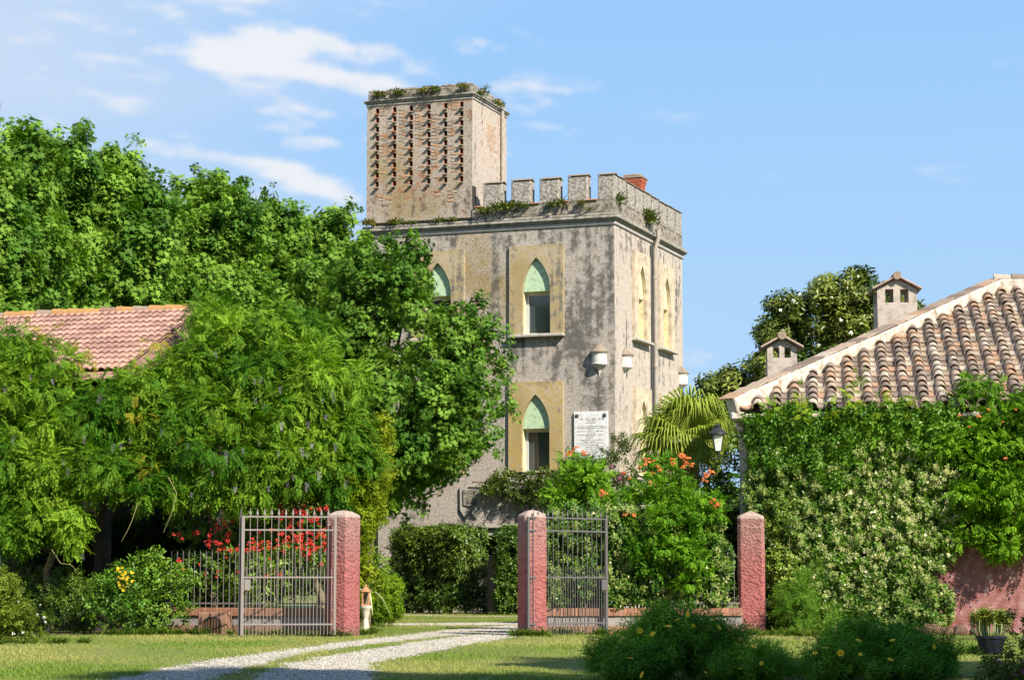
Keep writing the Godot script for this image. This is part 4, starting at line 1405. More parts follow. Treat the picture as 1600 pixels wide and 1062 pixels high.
func build_trees() -> void:
	var g := "plane trees behind the pink roof"
	var rows := [
		[-95, 52, 11.8, 2.5, "tall leafy plane tree cut by the left edge of the photo"],
		[8, 54, 11.6, 2.0, "tallest plane tree visible at the far left, behind the roof"],
		[78, 57, 11.9, 1.9, "second plane tree from the left, with a slim pointed top"],
		[170, 58, 11.8, 2.3, "broad plane tree above the middle of the pink roof"],
		[255, 62, 11.1, 1.9, "lower plane tree in the dip between two pointed crowns"],
		[330, 63, 12.2, 2.1, "plane tree with pointed crown above the right end of pink roof"],
		[415, 66, 11.7, 2.2, "plane tree rising behind the top of the wisteria"],
		[505, 69, 12.0, 2.0, "farthest plane tree, touching the tower's left edge"],
	]
	var i := 0
	for r in rows:
		var b := ground(r[0], 980)
		var p := Vector3(at(r[0], 900, r[1]).x, 0, -float(r[1]))
		plane_tree(r[4], p, 3.0, r[2] + 0.55, r[3] * 1.05, 100 + i, 105, g)
		i += 1
	# the big one before the tower
	rng.seed = 120
	var t := thing("plane_tree", "large plane tree spreading its green crown across the tower's left half", "tree")
	var big := [B(640, 445, 61, 50, 50, 1.0), B(585, 480, 61.5, 55, 70, 1.2), B(540, 520, 62, 55, 80, 1.3), B(655, 530, 60.5, 70, 60, 1.3), B(722, 565, 60.5, 38, 42, 1.0), B(705, 635, 60, 54, 52, 1.1), B(640, 620, 60, 80, 75, 1.5), B(685, 695, 60, 55, 45, 1.1), B(620, 710, 60, 60, 60, 1.2), B(570, 640, 61, 60, 80, 1.3), B(665, 735, 60, 46, 24, 0.7), B(610, 765, 60.5, 40, 25, 0.8), B(500, 480, 63, 45, 70, 1.0)]
	var bl := clumpy(big, 17, 0.27, 0.85, 1.0)
	bl.append_array([B(632, 400, 61, 13, 26, 0.3), B(655, 405, 61, 10, 20, 0.3), B(575, 420, 61.5, 14, 30, 0.4), B(752, 512, 60.5, 15, 26, 0.35), B(768, 540, 60.5, 18, 22, 0.4), B(782, 600, 60.5, 12, 22, 0.3), B(790, 640, 60.5, 12, 16, 0.3), B(760, 690, 60, 18, 18, 0.4), B(640, 795, 60.5, 18, 14, 0.3)])
	limbs(t, Vector3(-4.15, 0, -63.0), 8.0, 0.24, bl, M.bark, 14)
	with_shoots(bl, Vector3(-3.6, 6, -62.5), 90, 0.6)
	leaves(t, "crown", L.plane, M.leaf_plane, bl, {n = 19.0, fuzz = 1.45, s0 = 0.38, s1 = 0.8, up = 0.45, out = 0.85, rnd = 0.55, inner = 0.35, c0 = Color(0.06, 0.15, 0.016), c1 = Color(0.19, 0.335, 0.042)})
	# magnolia
	rng.seed = 121
	t = thing("magnolia_tree", "dark glossy magnolia tree behind the right-hand roof and chimneys", "tree")
	big = [B(1240, 520, 60, 45, 50, 1.1), B(1295, 485, 60, 50, 50, 1.1), B(1345, 465, 60, 32, 38, 0.8), B(1228, 482, 60, 28, 24, 0.6), B(1330, 530, 60, 55, 45, 1.1), B(1385, 490, 60, 28, 45, 0.9), B(1437, 484, 60.5, 8, 15, 0.25), B(1160, 600, 60, 40, 28, 0.9), B(1120, 607, 60, 20, 20, 0.5), B(1210, 580, 60, 40, 35, 0.9), B(1265, 580, 60, 50, 35, 1), B(1345, 434, 60, 16, 12, 0.3), B(1190, 514, 60, 8, 6, 0.15), B(1210, 545, 60, 26, 18, 0.5)]
	bl = clumpy(big, 13, 0.4, 0.72)
	limbs(t, Vector3(at(1270, 900, 60).x, 0, -60.5), 6.5, 0.22, bl, M.bark, 14)
	leaves(t, "crown", L.magnolia, M.leaf_gloss, bl, {n = 20.0, s0 = 0.6, s1 = 1.05, up = 0.4, out = 0.9, rnd = 0.6, inner = 0.35, c0 = Color(0.04, 0.08, 0.01), c1 = Color(0.17, 0.21, 0.03)})
	var spots := []
	for q in [[1342, 432], [1300, 465], [1250, 460], [1220, 485], [1330, 520], [1280, 540], [1395, 470], [1240, 470], [1315, 500], [1360, 530]]: spots.append(at(q[0], q[1], 58.6))
	blooms(t, "blossom", L.red, M.petal_cream, spots, WHITE, 0.8)
	rng.seed = 139
	bl = []
	for w in 60: bl.append([Vector3(-180 + w * 6.0 + rng.randfn(), 2.6, -160 - absf(w - 30) * 0.4 + rng.randfn() * 2.0), Vector3(4.5, rng.randf_range(3.0, 4.4), 3.5)])
	var woods := leaves(self, "distant_wood", L.plane, M.leaf_plane, bl, {n = 0.9, fuzz = 1.15, s0 = 3.0, s1 = 6.0, up = 0.6, out = 0.8, rnd = 0.6, c0 = Color(0.05, 0.1, 0.016), c1 = Color(0.1, 0.19, 0.03)})
	woods.set_meta("label", "distant wood along the horizon"); woods.set_meta("category", "wood")
	# out of the frame on the right, near the camera: the trees whose shade lies on the lawn
	plane_tree("tall tree outside the frame at right whose shade lies on lawn", Vector3(9.9, 0, -6.8), 6.2, 18.2, 4.6, 140, 46)
	plane_tree("second tree outside the frame at right shading the yellow daisy bushes", Vector3(11.4, 0, -14.5), 3.0, 14.0, 4.3, 141, 34)

func build_wisteria() -> void:
	rng.seed = 200
	var t := thing("wisteria", "huge wisteria mass with drooping feathery leaves burying the house at left", "climbing plant")
	var big := [B(50, 600, 42.8, 80, 75, 0.8), B(50, 700, 42.2, 80, 80, 0.9), B(30, 800, 42, 60, 55, 0.6), B(150, 655, 42.4, 75, 75, 0.9), B(170, 730, 42, 70, 50, 0.8), B(250, 650, 42.6, 70, 80, 1.0), B(330, 560, 43.4, 75, 80, 1.0), B(330, 680, 42.3, 80, 80, 1.0), B(420, 540, 43.4, 65, 65, 1.0), B(430, 650, 42.6, 75, 80, 1.0), B(500, 610, 43, 55, 85, 0.9), B(515, 705, 42.8, 55, 70, 0.8), B(430, 735, 42.3, 75, 45, 0.7), B(310, 745, 42.2, 60, 40, 0.6), B(520, 760, 42.8, 35, 35, 0.5), B(100, 800, 42, 28, 45, 0.4), B(20, 545, 43.4, 55, 35, 0.6), B(480, 520, 43.6, 45, 45, 0.6), B(275, 590, 43.6, 30, 34, 0.5), B(-60, 650, 42.5, 70, 120, 0.9), B(70, 810, 41.8, 60, 45, 0.5), B(15, 830, 41.8, 40, 35, 0.4), B(112, 820, 41.6, 22, 40, 0.3), B(250, 765, 42, 50, 30, 0.5), B(380, 775, 42.2, 60, 22, 0.4), B(540, 640, 43, 40, 70, 0.6), B(570, 720, 43.2, 22, 50, 0.4), B(280, 575, 42.8, 36, 32, 0.4), B(318, 540, 43.0, 34, 40, 0.5), B(345, 510, 43.6, 32, 36, 0.5), B(235, 600, 42.8, 40, 30, 0.4), B(400, 600, 42.6, 60, 60, 0.6), B(330, 500, 45.5, 40, 34, 0.6), B(230, 600, 43.6, 34, 24, 0.5)]
	var bl := clumpy(big, 19, 0.38, 0.74, 0.85)
	var sb := MB.new()
	for q in [[80, 42.6], [330, 42.9], [500, 43.2], [-40, 42.8]]:
		var foot := at(q[0], 940, q[1]) * Vector3(1, 0, 1)
		var pts := []
		var rr := []
		for i in 12:
			pts.append(foot + Vector3(sin(i * 1.3) * 0.12, i * 0.3, cos(i * 1.3) * 0.12)); rr.append(0.09 - i * 0.004)
		sb.tube(pts, rr, 7)
	put(t, "stems", sb.mesh(), M.bark)
	leaves(t, "foliage", L.wisteria, M.leaf_soft, bl, {n = 66.0, s0 = 0.45, s1 = 0.95, up = -0.3, out = 0.85, rnd = 0.6, inner = 0.3, face = 0.9, c0 = Color(0.05, 0.15, 0.009), c1 = Color(0.21, 0.36, 0.025)})
	# bronze young growth
	var yl := []
	for q in [[225, 720, 26, 26], [120, 830, 16, 24], [205, 655, 22, 14], [280, 675, 20, 16], [60, 515, 26, 10], [310, 590, 18, 12], [130, 560, 26, 12], [230, 575, 20, 10], [250, 535, 14, 12], [95, 790, 16, 30]]: yl.append(B(q[0], q[1], 41.9 if q[1] > 640 else 43.1, q[2], q[3], 0.25))
	leaves(t, "young_foliage", L.wisteria, M.leaf_soft, clumpy(yl, 3, 0.6), {n = 22.0, s0 = 0.5, s1 = 0.9, up = -0.3, out = 0.8, rnd = 0.7, inner = 0.3, c0 = Color(0.228, 0.243, 0.015), c1 = Color(0.342, 0.272, 0.037)})
	var spots := []
	for q in [[2, 600], [158, 618], [185, 690], [172, 692], [198, 682], [247, 668], [288, 690], [105, 732], [130, 680], [12, 680], [380, 700], [330, 545], [352, 705], [395, 620], [440, 660], [470, 700], [495, 735], [455, 740], [420, 760], [365, 760], [300, 770], [355, 720], [100, 720], [75, 590], [45, 585], [375, 600], [125, 865], [435, 705], [478, 655], [520, 690], [405, 690], [330, 735], [520, 610], [505, 645]]:
		spots.append(at(q[0], q[1], 40.9 if q[1] > 600 else 41.8))
	for q in 14: spots.append(at(rng.randf_range(360, 545), rng.randf_range(580, 770), 41.7))
	for q in spots.size(): spots[q].z += 0.1 - rng.randf() * 0.6
	blooms(t, "flower_raceme", L.raceme, M.petal_purple, spots, WHITE, 0.6, 0.25)
	# loose tendrils
	for q in [[[215, 785], [205, 815], [197, 832], [189, 846]], [[80, 858], [94, 880], [110, 882], [120, 892]], [[262, 745], [276, 770], [268, 800], [255, 832]]]:
		var cv := Curve3D.new()
		for e in q: cv.add_point(at(e[0], e[1], 41.5), Vector3(0.0, 0.06, 0.0), Vector3(0.0, -0.06, 0.0))
		var pts := []
		var rr := []
		for e in 16:
			pts.append(cv.sample_baked(cv.get_baked_length() * e / 15.0)); rr.append(0.007 - e * 0.0003)
		var b := MB.new()
		b.tube(pts, rr, 5)
		put(t, "tendril", b.mesh(), M.tendril)
	# golden creeper behind the left post
	rng.seed = 210
	plant("golden_creeper", "yellow-green small-leaved creeper column behind the left gate post", "climbing plant", L.ovate, M.leaf_soft, clumpy([B(574, 700, 44.2, 26, 45, 0.35), B(570, 780, 44, 24, 50, 0.35), B(563, 850, 44, 20, 50, 0.3), B(560, 900, 44, 16, 40, 0.3), B(530, 775, 43.4, 35, 22, 0.35), B(480, 772, 42.8, 30, 16, 0.25), B(588, 690, 44.4, 16, 40, 0.3), B(545, 765, 42.9, 34, 24, 0.3), B(582, 745, 43.4, 22, 40, 0.3), B(560, 830, 43.2, 22, 50, 0.25)], 8, 0.45), {n = 110.0, s0 = 0.7, s1 = 1.2, up = -0.1, out = 0.9, rnd = 0.6, c0 = Color(0.171, 0.243, 0.009), c1 = Color(0.265, 0.319, 0.018)})
	# red-flowered climber
	rng.seed = 211
	var rb := clumpy([B(330, 850, 43, 55, 60, 0.4), B(420, 850, 43, 70, 65, 0.45), B(480, 860, 42.9, 45, 70, 0.4), B(300, 900, 43, 35, 40, 0.35), B(400, 910, 43, 80, 35, 0.35)], 9, 0.42)
	t = plant("red_flowering_climber", "climber with clusters of red flowers on the railing behind the left gate", "climbing plant", L.ovate, M.leaf_gloss, rb, {n = 60.0, s0 = 0.7, s1 = 1.3, up = 0.1, out = 0.9, rnd = 0.7, c0 = Color(0.057, 0.129, 0.011), c1 = Color(0.143, 0.243, 0.022)})
	spots = []
	for i in 230:
		var px := rng.randf_range(318, 520)
		var py := rng.randf_range(790, 862)
		if i < 40: px = rng.randf_range(266, 510); py = rng.randf_range(825, 905)
		elif i < 60: px = rng.randfn() * 10.0 + 482.0; py = rng.randfn() * 8.0 + 862.0
		spots.append(at(px, py, 42.2 + rng.randf() * 0.3))
	blooms(t, "red_blossom", L.red, M.petal_red, spots, WHITE, 0.62, 1.0)

func box_leaves(parent: Node, mesh: Mesh, m: Material, o: Vector3, turn: float, size: Vector3, o_: Dictionary) -> void:
	var xf: Array[Transform3D] = []
	var cs := PackedColorArray()
	var bs := Basis(Vector3.UP, turn)
	var area := 2.0 * (size.x * size.y + size.z * size.y) + size.x * size.z
	for i in int(area * float(o_.n)):
		var p := Vector3(rng.randf_range(-0.5, 0.5), rng.randf_range(0, 1), rng.randf_range(-0.5, 0.5))
		var k := rng.randf() * area
		var nn := Vector3.UP
		if k < size.x * size.y * 2.0: nn = Vector3(0, 0, 1 if rng.randf() < 0.5 else -1)
		elif k < 2.0 * (size.x + size.z) * size.y: nn = Vector3(1 if rng.randf() < 0.5 else -1, 0, 0)
		if nn.z: p.z = nn.z * 0.5
		elif nn.x: p.x = nn.x * 0.5
		else: p.y = 1.0
		p = p * size
		p += nn * (nz.get_noise_3dv(p * 7.0) * 0.18 - 0.2 * rng.randf() * rng.randf())
		var w := o + bs * p
		if w.y < 0.03: continue
		nn = bs * nn
		var ax := (nn * 0.8 + Vector3.UP * 0.5 + Vector3(rng.randfn(), rng.randfn(), rng.randfn()) * 0.45).normalized()
		var bx := ax.cross(nn + Vector3.UP * 0.6 + Vector3(rng.randfn(), rng.randfn(), rng.randfn()) * 0.4).normalized()
		var s := rng.randf_range(0.75, 1.25)
		xf.append(Transform3D(Basis(bx * s, ax * s, bx.cross(ax) * s), w))
		var c0: Color = o_.c0
		var c1: Color = o_.c1
		cs.append(c0.lerp(c1, clampf(0.5 + nz.get_noise_3dv(w * 2.2) + rng.randfn() * 0.2, 0, 1)))
	mmi(parent, "foliage", mesh, m, xf, cs)
	var b := MB.new()
	for i in 9:
		var f := Vector3(rng.randf_range(-0.4, 0.4) * size.x, 0, rng.randf_range(-0.4, 0.4) * size.z)
		b.tube([o + bs * f, o + bs * (f * 1.1 + Vector3(0, size.y * 0.85, 0))], [0.035, 0.01], 6)
	put(parent, "stems", b.mesh(), M.bark)
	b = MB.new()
	b.box(o + Vector3(0, size.y * 0.5 + 0.05, 0), Vector3(size.x - 0.5, size.y - 0.5, size.z - 0.5), WHITE, bs)  # solid dark core added inside so the hedge reads opaque
	put(parent, "dark_core", b.mesh(), M.hedge_core)

func build_hedges() -> void:
	rng.seed = 300
	var a := deg_to_rad(-20)
	var t := thing("clipped_hedge", "large clipped dark box hedge block left of the tower doorway", "hedge", Vector3.ZERO, 0, "clipped hedges before the tower door")
	box_leaves(t, L.laurel, M.leaf_gloss, at(684, 958, 68.4) * Vector3(1, 0, 1), deg_to_rad(-47), Vector3(3.1, 2.5, 1.15), {n = 130.0, c0 = Color(0.043, 0.089, 0.012), c1 = Color(0.122, 0.194, 0.019)})
	t = thing("clipped_hedge", "clipped hedge block right of the tower doorway, half behind the gate post", "hedge", Vector3.ZERO, 0, "clipped hedges before the tower door")
	box_leaves(t, L.laurel, M.leaf_gloss, at(836, 958, 66.0) * Vector3(1, 0, 1), a, Vector3(1.7, 2.45, 2.0), {n = 130.0, c0 = Color(0.043, 0.100, 0.012), c1 = Color(0.128, 0.229, 0.019)})
	rng.seed = 301
	plant("round_bush", "bright green rounded bush at the bend of the drive", "bush", L.box, M.leaf_soft, clumpy([B(590, 936, 49, 36, 36, 0.55), B(578, 950, 48.8, 28, 26, 0.45), B(604, 948, 49, 20, 26, 0.4)], 16, 0.4, 0.7), {n = 130.0, s0 = 0.7, s1 = 1.2, up = 0.4, out = 0.9, rnd = 0.6, c0 = Color(0.100, 0.200, 0.010), c1 = Color(0.243, 0.358, 0.019)})
	plant("laurel_bush", "dark bush with light green tips between golden creeper and hedge", "bush", L.laurel, M.leaf_gloss, clumpy([B(585, 880, 60, 22, 22, 0.5), B(590, 910, 60, 24, 40, 0.5)], 9, 0.4), {n = 40.0, up = 0.4, c0 = Color(0.085, 0.172, 0.011), c1 = Color(0.171, 0.286, 0.019)})
	plant("tall_laurel", "tall dark laurel between the palm and the tiled house corner", "shrub", L.laurel, M.leaf_gloss, clumpy([B(1125, 720, 52, 30, 60, 0.6), B(1110, 830, 52, 45, 70, 0.7), B(1140, 660, 53, 16, 30, 0.4), B(1140, 880, 52, 30, 90, 0.6), B(1050, 880, 53, 60, 60, 0.7), B(960, 880, 54, 60, 60, 0.7)], 12, 0.4), {n = 42.0, s0 = 0.9, s1 = 1.5, up = 0.3, c0 = Color(0.043, 0.086, 0.010), c1 = Color(0.100, 0.172, 0.016)})
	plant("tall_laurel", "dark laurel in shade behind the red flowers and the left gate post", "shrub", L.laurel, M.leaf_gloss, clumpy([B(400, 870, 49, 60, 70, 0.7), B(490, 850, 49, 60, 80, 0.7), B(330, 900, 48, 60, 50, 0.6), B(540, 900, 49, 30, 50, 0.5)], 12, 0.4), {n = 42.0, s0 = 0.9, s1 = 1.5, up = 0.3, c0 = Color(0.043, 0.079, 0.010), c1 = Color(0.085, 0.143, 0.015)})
	plant("added_porch_ivy", "dark ivy added to blacken the porch shade under the wisteria at left", "climbing plant", L.laurel, M.leaf_soft, clumpy([B(150, 850, 45.5, 60, 60, 0.4), B(230, 850, 45.5, 60, 60, 0.4), B(80, 850, 45.6, 50, 50, 0.4), B(300, 850, 45.4, 40, 60, 0.4)], 12, 0.4), {n = 30.0, s0 = 0.9, s1 = 1.5, up = -0.3, c0 = Color(0.012, 0.03, 0.006), c1 = Color(0.03, 0.06, 0.01)})  # ivy put in with near-black leaves to deepen the porch shade
	# left-hand shrubs
	rng.seed = 302
	t = plant("yellow_flowering_shrub", "green shrub with one cluster of yellow flowers left of the low wall", "shrub", L.laurel, M.leaf_gloss, clumpy([B(215, 935, 41.6, 75, 50, 0.7), B(170, 945, 41.4, 50, 45, 0.6), B(265, 930, 41.6, 35, 45, 0.5), B(235, 880, 41.8, 16, 24, 0.3), B(210, 905, 41.6, 40, 30, 0.4)], 10, 0.36), {n = 38.0, s0 = 0.6, s1 = 1.0, up = 0.45, out = 0.85, rnd = 0.6, c0 = Color(0.057, 0.143, 0.011), c1 = Color(0.157, 0.286, 0.022)})
	var spots := []
	for i in 44: spots.append(at(194 + rng.randfn() * 7.0, 902 + rng.randfn() * 9.0, 40.8 + rng.randf() * 0.15))
	blooms(t, "yellow_blossom", L.daisy_flower, M.petal_yellow, spots, WHITE, 0.9, 0.8, 0.5)
	plant("dark_hedge", "dark green hedge in shade between the left edge bush and yellow-flowered shrub", "hedge", L.box, M.leaf_gloss, clumpy([B(90, 935, 42.6, 60, 45, 0.6), B(120, 950, 42.2, 40, 40, 0.5), B(30, 920, 43, 40, 45, 0.5)], 10, 0.36), {n = 70.0, s0 = 0.9, s1 = 1.4, c0 = Color(0.043, 0.086, 0.009), c1 = Color(0.100, 0.172, 0.015)})
	t = plant("white_dotted_bush", "olive-green bush with a few white flowers at the left edge", "bush", L.box, M.leaf_soft, clumpy([B(10, 950, 36, 48, 55, 0.6), B(40, 975, 35.6, 28, 32, 0.4), B(-30, 960, 36, 50, 60, 0.6)], 12, 0.36), {n = 75.0, s0 = 0.8, s1 = 1.4, up = 0.4, c0 = Color(0.085, 0.143, 0.013), c1 = Color(0.185, 0.243, 0.026)})
	spots = []
	for q in [[68, 965], [70, 972], [62, 945], [20, 990], [35, 988], [58, 960], [28, 940]]: spots.append(at(q[0], q[1], 35.0))
	blooms(t, "white_blossom", L.red, M.petal_white, spots, WHITE, 0.36, 0.8)

func poly_on(o: Vector3, X: Vector3, N: Vector3, px: Array) -> PackedVector2Array:
	var out := PackedVector2Array()
	for q in px:
		var r := ray(q[0], q[1])
		var p := EYE + r * ((o - EYE).dot(N) / r.dot(N))
		out.append(Vector2((p - o).dot(X), p.y))
	return out

func build_right_plants() -> void:
	var X := Vector3(cos(deg_to_rad(8)), 0, sin(deg_to_rad(8)))
	var N := Vector3(-sin(deg_to_rad(8)), 0, cos(deg_to_rad(8)))
	var o := Vector3(4.357, 0, -43.0) - N * 0.27
	rng.seed = 400
	var t := thing("jasmine_wall", "white-flowered jasmine covering the front wall of the tiled house", "climbing plant")
	var poly := poly_on(o, X, N, [[1166, 690], [1480, 690], [1500, 780], [1500, 850], [1462, 890], [1460, 915], [1505, 940], [1490, 965], [1440, 985], [1300, 1000], [1166, 1000]])
	var xs := MB.new()
	for i in 9: xs.tube([o + X * (0.4 + i * 0.42) + N * 0.05, o + X * (0.5 + i * 0.4) + Vector3.UP * 1.6 + N * 0.05, o + X * (0.4 + i * 0.42) + Vector3.UP * 3.3 + N * 0.05], [0.03, 0.02, 0.01], 6)
	put(t, "stems", xs.mesh(), M.bark)
	wall_leaves(t, "foliage", L.ovate, M.leaf_gloss, o, X, N, poly, {n = 560.0, thick = 0.5, gap = -0.25, s0 = 0.75, s1 = 1.3, up = -0.05, out = 0.8, ragged = 0.35, c0 = Color(0.035, 0.095, 0.009), c1 = Color(0.11, 0.21, 0.02)})
	wall_leaves(t, "blossom", L.star, M.petal_cream, o + N * 0.12, X, N, poly, {n = 260.0, thick = 0.5, s0 = 0.3, s1 = 0.6, up = 0.4, out = 0.8, gap = -0.05, c0 = Color(0.62, 0.6, 0.34), c1 = Color(0.8, 0.77, 0.62)})
	wall_leaves(t, "pale_shoots", L.ovate, M.leaf_soft, o + N * 0.12, X, N, poly, {n = 420.0, thick = 0.5, s0 = 0.5, s1 = 0.85, up = 0.1, out = 0.8, gap = 0.02, c0 = Color(0.20, 0.29, 0.05), c1 = Color(0.48, 0.50, 0.22)})
	# creeper under the eaves
	t = thing("virginia_creeper", "dark green creeper hanging along the eaves above the jasmine", "climbing plant")
	poly = poly_on(o, X, N, [[1164, 645], [1230, 636], [1330, 630], [1440, 630], [1500, 640], [1500, 705], [1440, 715], [1380, 690], [1330, 735], [1290, 760], [1240, 740], [1200, 715], [1164, 740]])
	xs = MB.new()
	xs.tube([o + X * 0.2 + N * 0.06, o + X * 0.3 + N * 0.06 + Vector3.UP * 3.5, o + X * 3.2 + N * 0.08 + Vector3.UP * 3.8], [0.035, 0.03, 0.01], 6)
	put(t, "stems", xs.mesh(), M.bark)
	wall_leaves(t, "foliage", L.laurel, M.leaf_gloss, o + N * 0.1, X, N, poly, {n = 430.0, thick = 0.5, s0 = 0.7, s1 = 1.15, up = -0.75, out = 0.6, ragged = 0.5, c0 = Color(0.057, 0.151, 0.010), c1 = Color(0.143, 0.286, 0.019)})
	var sprigs := []
	for q in [[1255, 640, 8, 14], [1330, 620, 10, 18], [1375, 632, 10, 16], [1300, 640, 9, 10], [1420, 630, 12, 16], [1205, 640, 12, 8], [1250, 612, 6, 12], [1345, 590, 5, 16]]: sprigs.append(B(q[0], q[1], 42.3, q[2], q[3], 0.15))
	leaves(t, "shoots", L.trumpet, M.leaf_soft, sprigs, {n = 60.0, s0 = 0.5, s1 = 0.9, up = 0.3, rnd = 0.9, c0 = Color(0.143, 0.243, 0.015), c1 = Color(0.257, 0.343, 0.022)})
	# trumpet creeper at the right edge
	rng.seed = 401
	var bl := clumpy([B(1530, 618, 42.3, 40, 34, 0.35), B(1500, 675, 42.4, 50, 45, 0.35), B(1570, 680, 42.2, 55, 60, 0.45), B(1540, 760, 42.3, 60, 60, 0.45), B(1600, 760, 42.1, 60, 80, 0.5), B(1520, 825, 42.4, 45, 40, 0.35), B(1580, 835, 42.2, 50, 45, 0.4), B(1640, 700, 42, 50, 120, 0.5), B(1480, 720, 42.5, 40, 50, 0.3), B(1610, 640, 42.2, 40, 30, 0.4)], 17, 0.32, 0.85, 0.5)
	t = plant("trumpet_creeper", "bright green trumpet creeper with orange flowers at the right edge of the roof", "climbing plant", L.trumpet, M.leaf_soft, bl, {n = 120.0, s0 = 0.55, s1 = 0.95, up = 0.0, out = 0.9, rnd = 0.6, face = 0.9, inner = 0.4, c0 = Color(0.065, 0.172, 0.009), c1 = Color(0.171, 0.343, 0.016)}, "", false)
	var spots := []
	for q in [[1530, 652], [1568, 660], [1500, 650], [1572, 718], [1515, 668], [1545, 640], [1588, 640]]: spots.append(at(q[0], q[1], 41.5))
	blooms(t, "orange_flower", L.trumpet_flower, M.petal_orange, spots, WHITE, 0.45, 1.0)
	# jasmine beside the outer post
	rng.seed = 402
	plant("jasmine_column", "narrow jasmine column with creamy flowers right of the wide post", "climbing plant", L.ovate, M.leaf_gloss, clumpy([B(1222, 820, 42.6, 16, 40, 0.2), B(1224, 880, 42.6, 16, 50, 0.2), B(1224, 940, 42.5, 14, 45, 0.2), B(1216, 792, 42.7, 20, 14, 0.2)], 8, 0.45), {n = 60.0, c0 = Color(0.085, 0.157, 0.015), c1 = Color(0.285, 0.358, 0.052)})
	plant("weeping_shrub", "feathery light green shrub at the foot of the jasmine wall", "shrub", L.daisy, M.leaf_soft, clumpy([B(1258, 920, 41.9, 24, 40, 0.3), B(1250, 960, 41.7, 30, 40, 0.35), B(1290, 965, 41.7, 24, 24, 0.3)], 8, 0.45), {n = 45.0, up = 0.1, c0 = Color(0.05, 0.15, 0.012), c1 = Color(0.13, 0.27, 0.025)})
	# jasmine on the right fence
	rng.seed = 403
	t = thing("jasmine_fence", "jasmine with creamy flowers grown over the right railing behind the dark gate", "climbing plant")
	var fo := Vector3(0.62, 0, -41.75)
	var FX := Vector3(3.78, 0, -0.5).normalized()
	var FN := Vector3(0.5, 0, 3.78).normalized()
	poly = PackedVector2Array([Vector2(-0.05, 0.5), Vector2(3.55, 0.5), Vector2(3.55, 1.9), Vector2(3.4, 2.2), Vector2(2.6, 2.35), Vector2(1.2, 2.38), Vector2(0.0, 2.3)])
	xs = MB.new()
	for i in 9: xs.tube([fo + FX * (0.2 + i * 0.4) - FN * 0.2, fo + FX * (0.3 + i * 0.4) + Vector3.UP * 2.0], [0.03, 0.01], 6)
	put(t, "stems", xs.mesh(), M.bark)
	wall_leaves(t, "foliage", L.ovate, M.leaf_gloss, fo - FN * 0.25, FX, FN, poly, {n = 560.0, thick = 0.6, gap = -0.22, s0 = 0.9, s1 = 1.6, up = 0.0, out = 0.8, ragged = 0.2, c0 = Color(0.03, 0.085, 0.009), c1 = Color(0.11, 0.21, 0.02)})
	wall_leaves(t, "pale_shoots", L.ovate, M.leaf_soft, fo - FN * 0.05, FX, FN, poly, {n = 300.0, thick = 0.5, s0 = 0.6, s1 = 1.05, up = 0.15, out = 0.8, gap = 0.05, ragged = 0.2, c0 = Color(0.20, 0.29, 0.05), c1 = Color(0.48, 0.50, 0.22)})
	wall_leaves(t, "blossom", L.star, M.petal_cream, fo - FN * 0.05, FX, FN, poly, {n = 150.0, thick = 0.5, s0 = 0.35, s1 = 0.65, up = 0.4, out = 0.8, gap = -0.05, ragged = 0.2, c0 = Color(0.65, 0.62, 0.34), c1 = Color(0.8, 0.77, 0.6)})
	# orange-flowered creeper mound over it
	rng.seed = 404
	bl = clumpy([B(1040, 765, 42, 50, 36, 0.45), B(1000, 790, 42, 40, 40, 0.4), B(1045, 820, 41.7, 60, 55, 0.45), B(1060, 880, 41.6, 50, 45, 0.4), B(1090, 800, 41.9, 36, 40, 0.4), B(1035, 735, 42.3, 34, 22, 0.3), B(1020, 860, 41.7, 40, 40, 0.35)], 15, 0.32, 0.85, 0.5)
	t = plant("trumpet_creeper", "mound of orange-flowered creeper on the right railing before the palm", "climbing plant", L.trumpet, M.leaf_soft, bl, {n = 120.0, s0 = 0.55, s1 = 0.9, up = 0.05, out = 0.9, rnd = 0.6, face = 0.9, inner = 0.4, c0 = Color(0.057, 0.172, 0.009), c1 = Color(0.157, 0.329, 0.016)})
	spots = []
	for q in [[1010, 720], [1022, 724], [1005, 728], [1055, 722], [1066, 725], [1076, 720], [1098, 744], [1106, 738], [1102, 750], [1018, 757], [945, 772], [940, 770], [982, 808], [1120, 790], [1060, 713], [1070, 712], [1028, 735], [978, 745], [1085, 730], [1118, 782]]:
		for k in 3: spots.append(at(q[0] + rng.randfn() * 4.0, q[1] + rng.randfn() * 3.0, 41.6))
	blooms(t, "orange_flower", L.trumpet_flower, M.petal_orange, spots, WHITE, 0.45, 1.0)
	t = plant("trumpet_creeper", "smaller orange-flowered creeper below the marble plaque behind the dark gate", "climbing plant", L.trumpet, M.leaf_soft, clumpy([B(905, 755, 44, 38, 36, 0.4), B(890, 780, 44, 36, 30, 0.4), B(925, 745, 44, 26, 26, 0.3), B(898, 722, 44, 16, 20, 0.2), B(950, 790, 43.6, 30, 24, 0.3)], 9, 0.4, 0.75, 0.7), {n = 70.0, s0 = 0.65, s1 = 1.1, up = 0.25, out = 0.9, rnd = 0.6, face = 0.8, c0 = Color(0.065, 0.179, 0.011), c1 = Color(0.157, 0.315, 0.019)})
	spots = []
	for q in [[893, 706], [900, 704], [908, 708], [888, 710], [910, 712]]:
		for k in 3: spots.append(at(q[0] + rng.randfn() * 3.0, q[1] + rng.randfn() * 2.0, 43.7))
	blooms(t, "orange_flower", L.trumpet_flower, M.petal_orange, spots, WHITE, 0.45, 1.0)
	# on the tower
	rng.seed = 405
	var a := deg_to_rad(20)
	var TX := Vector3(cos(a), 0, sin(a))
	var TN := Vector3(-sin(a), 0, cos(a))
	t = thing("ivy_belt", "dark ivy hanging in a band under the lower tower window", "climbing plant")
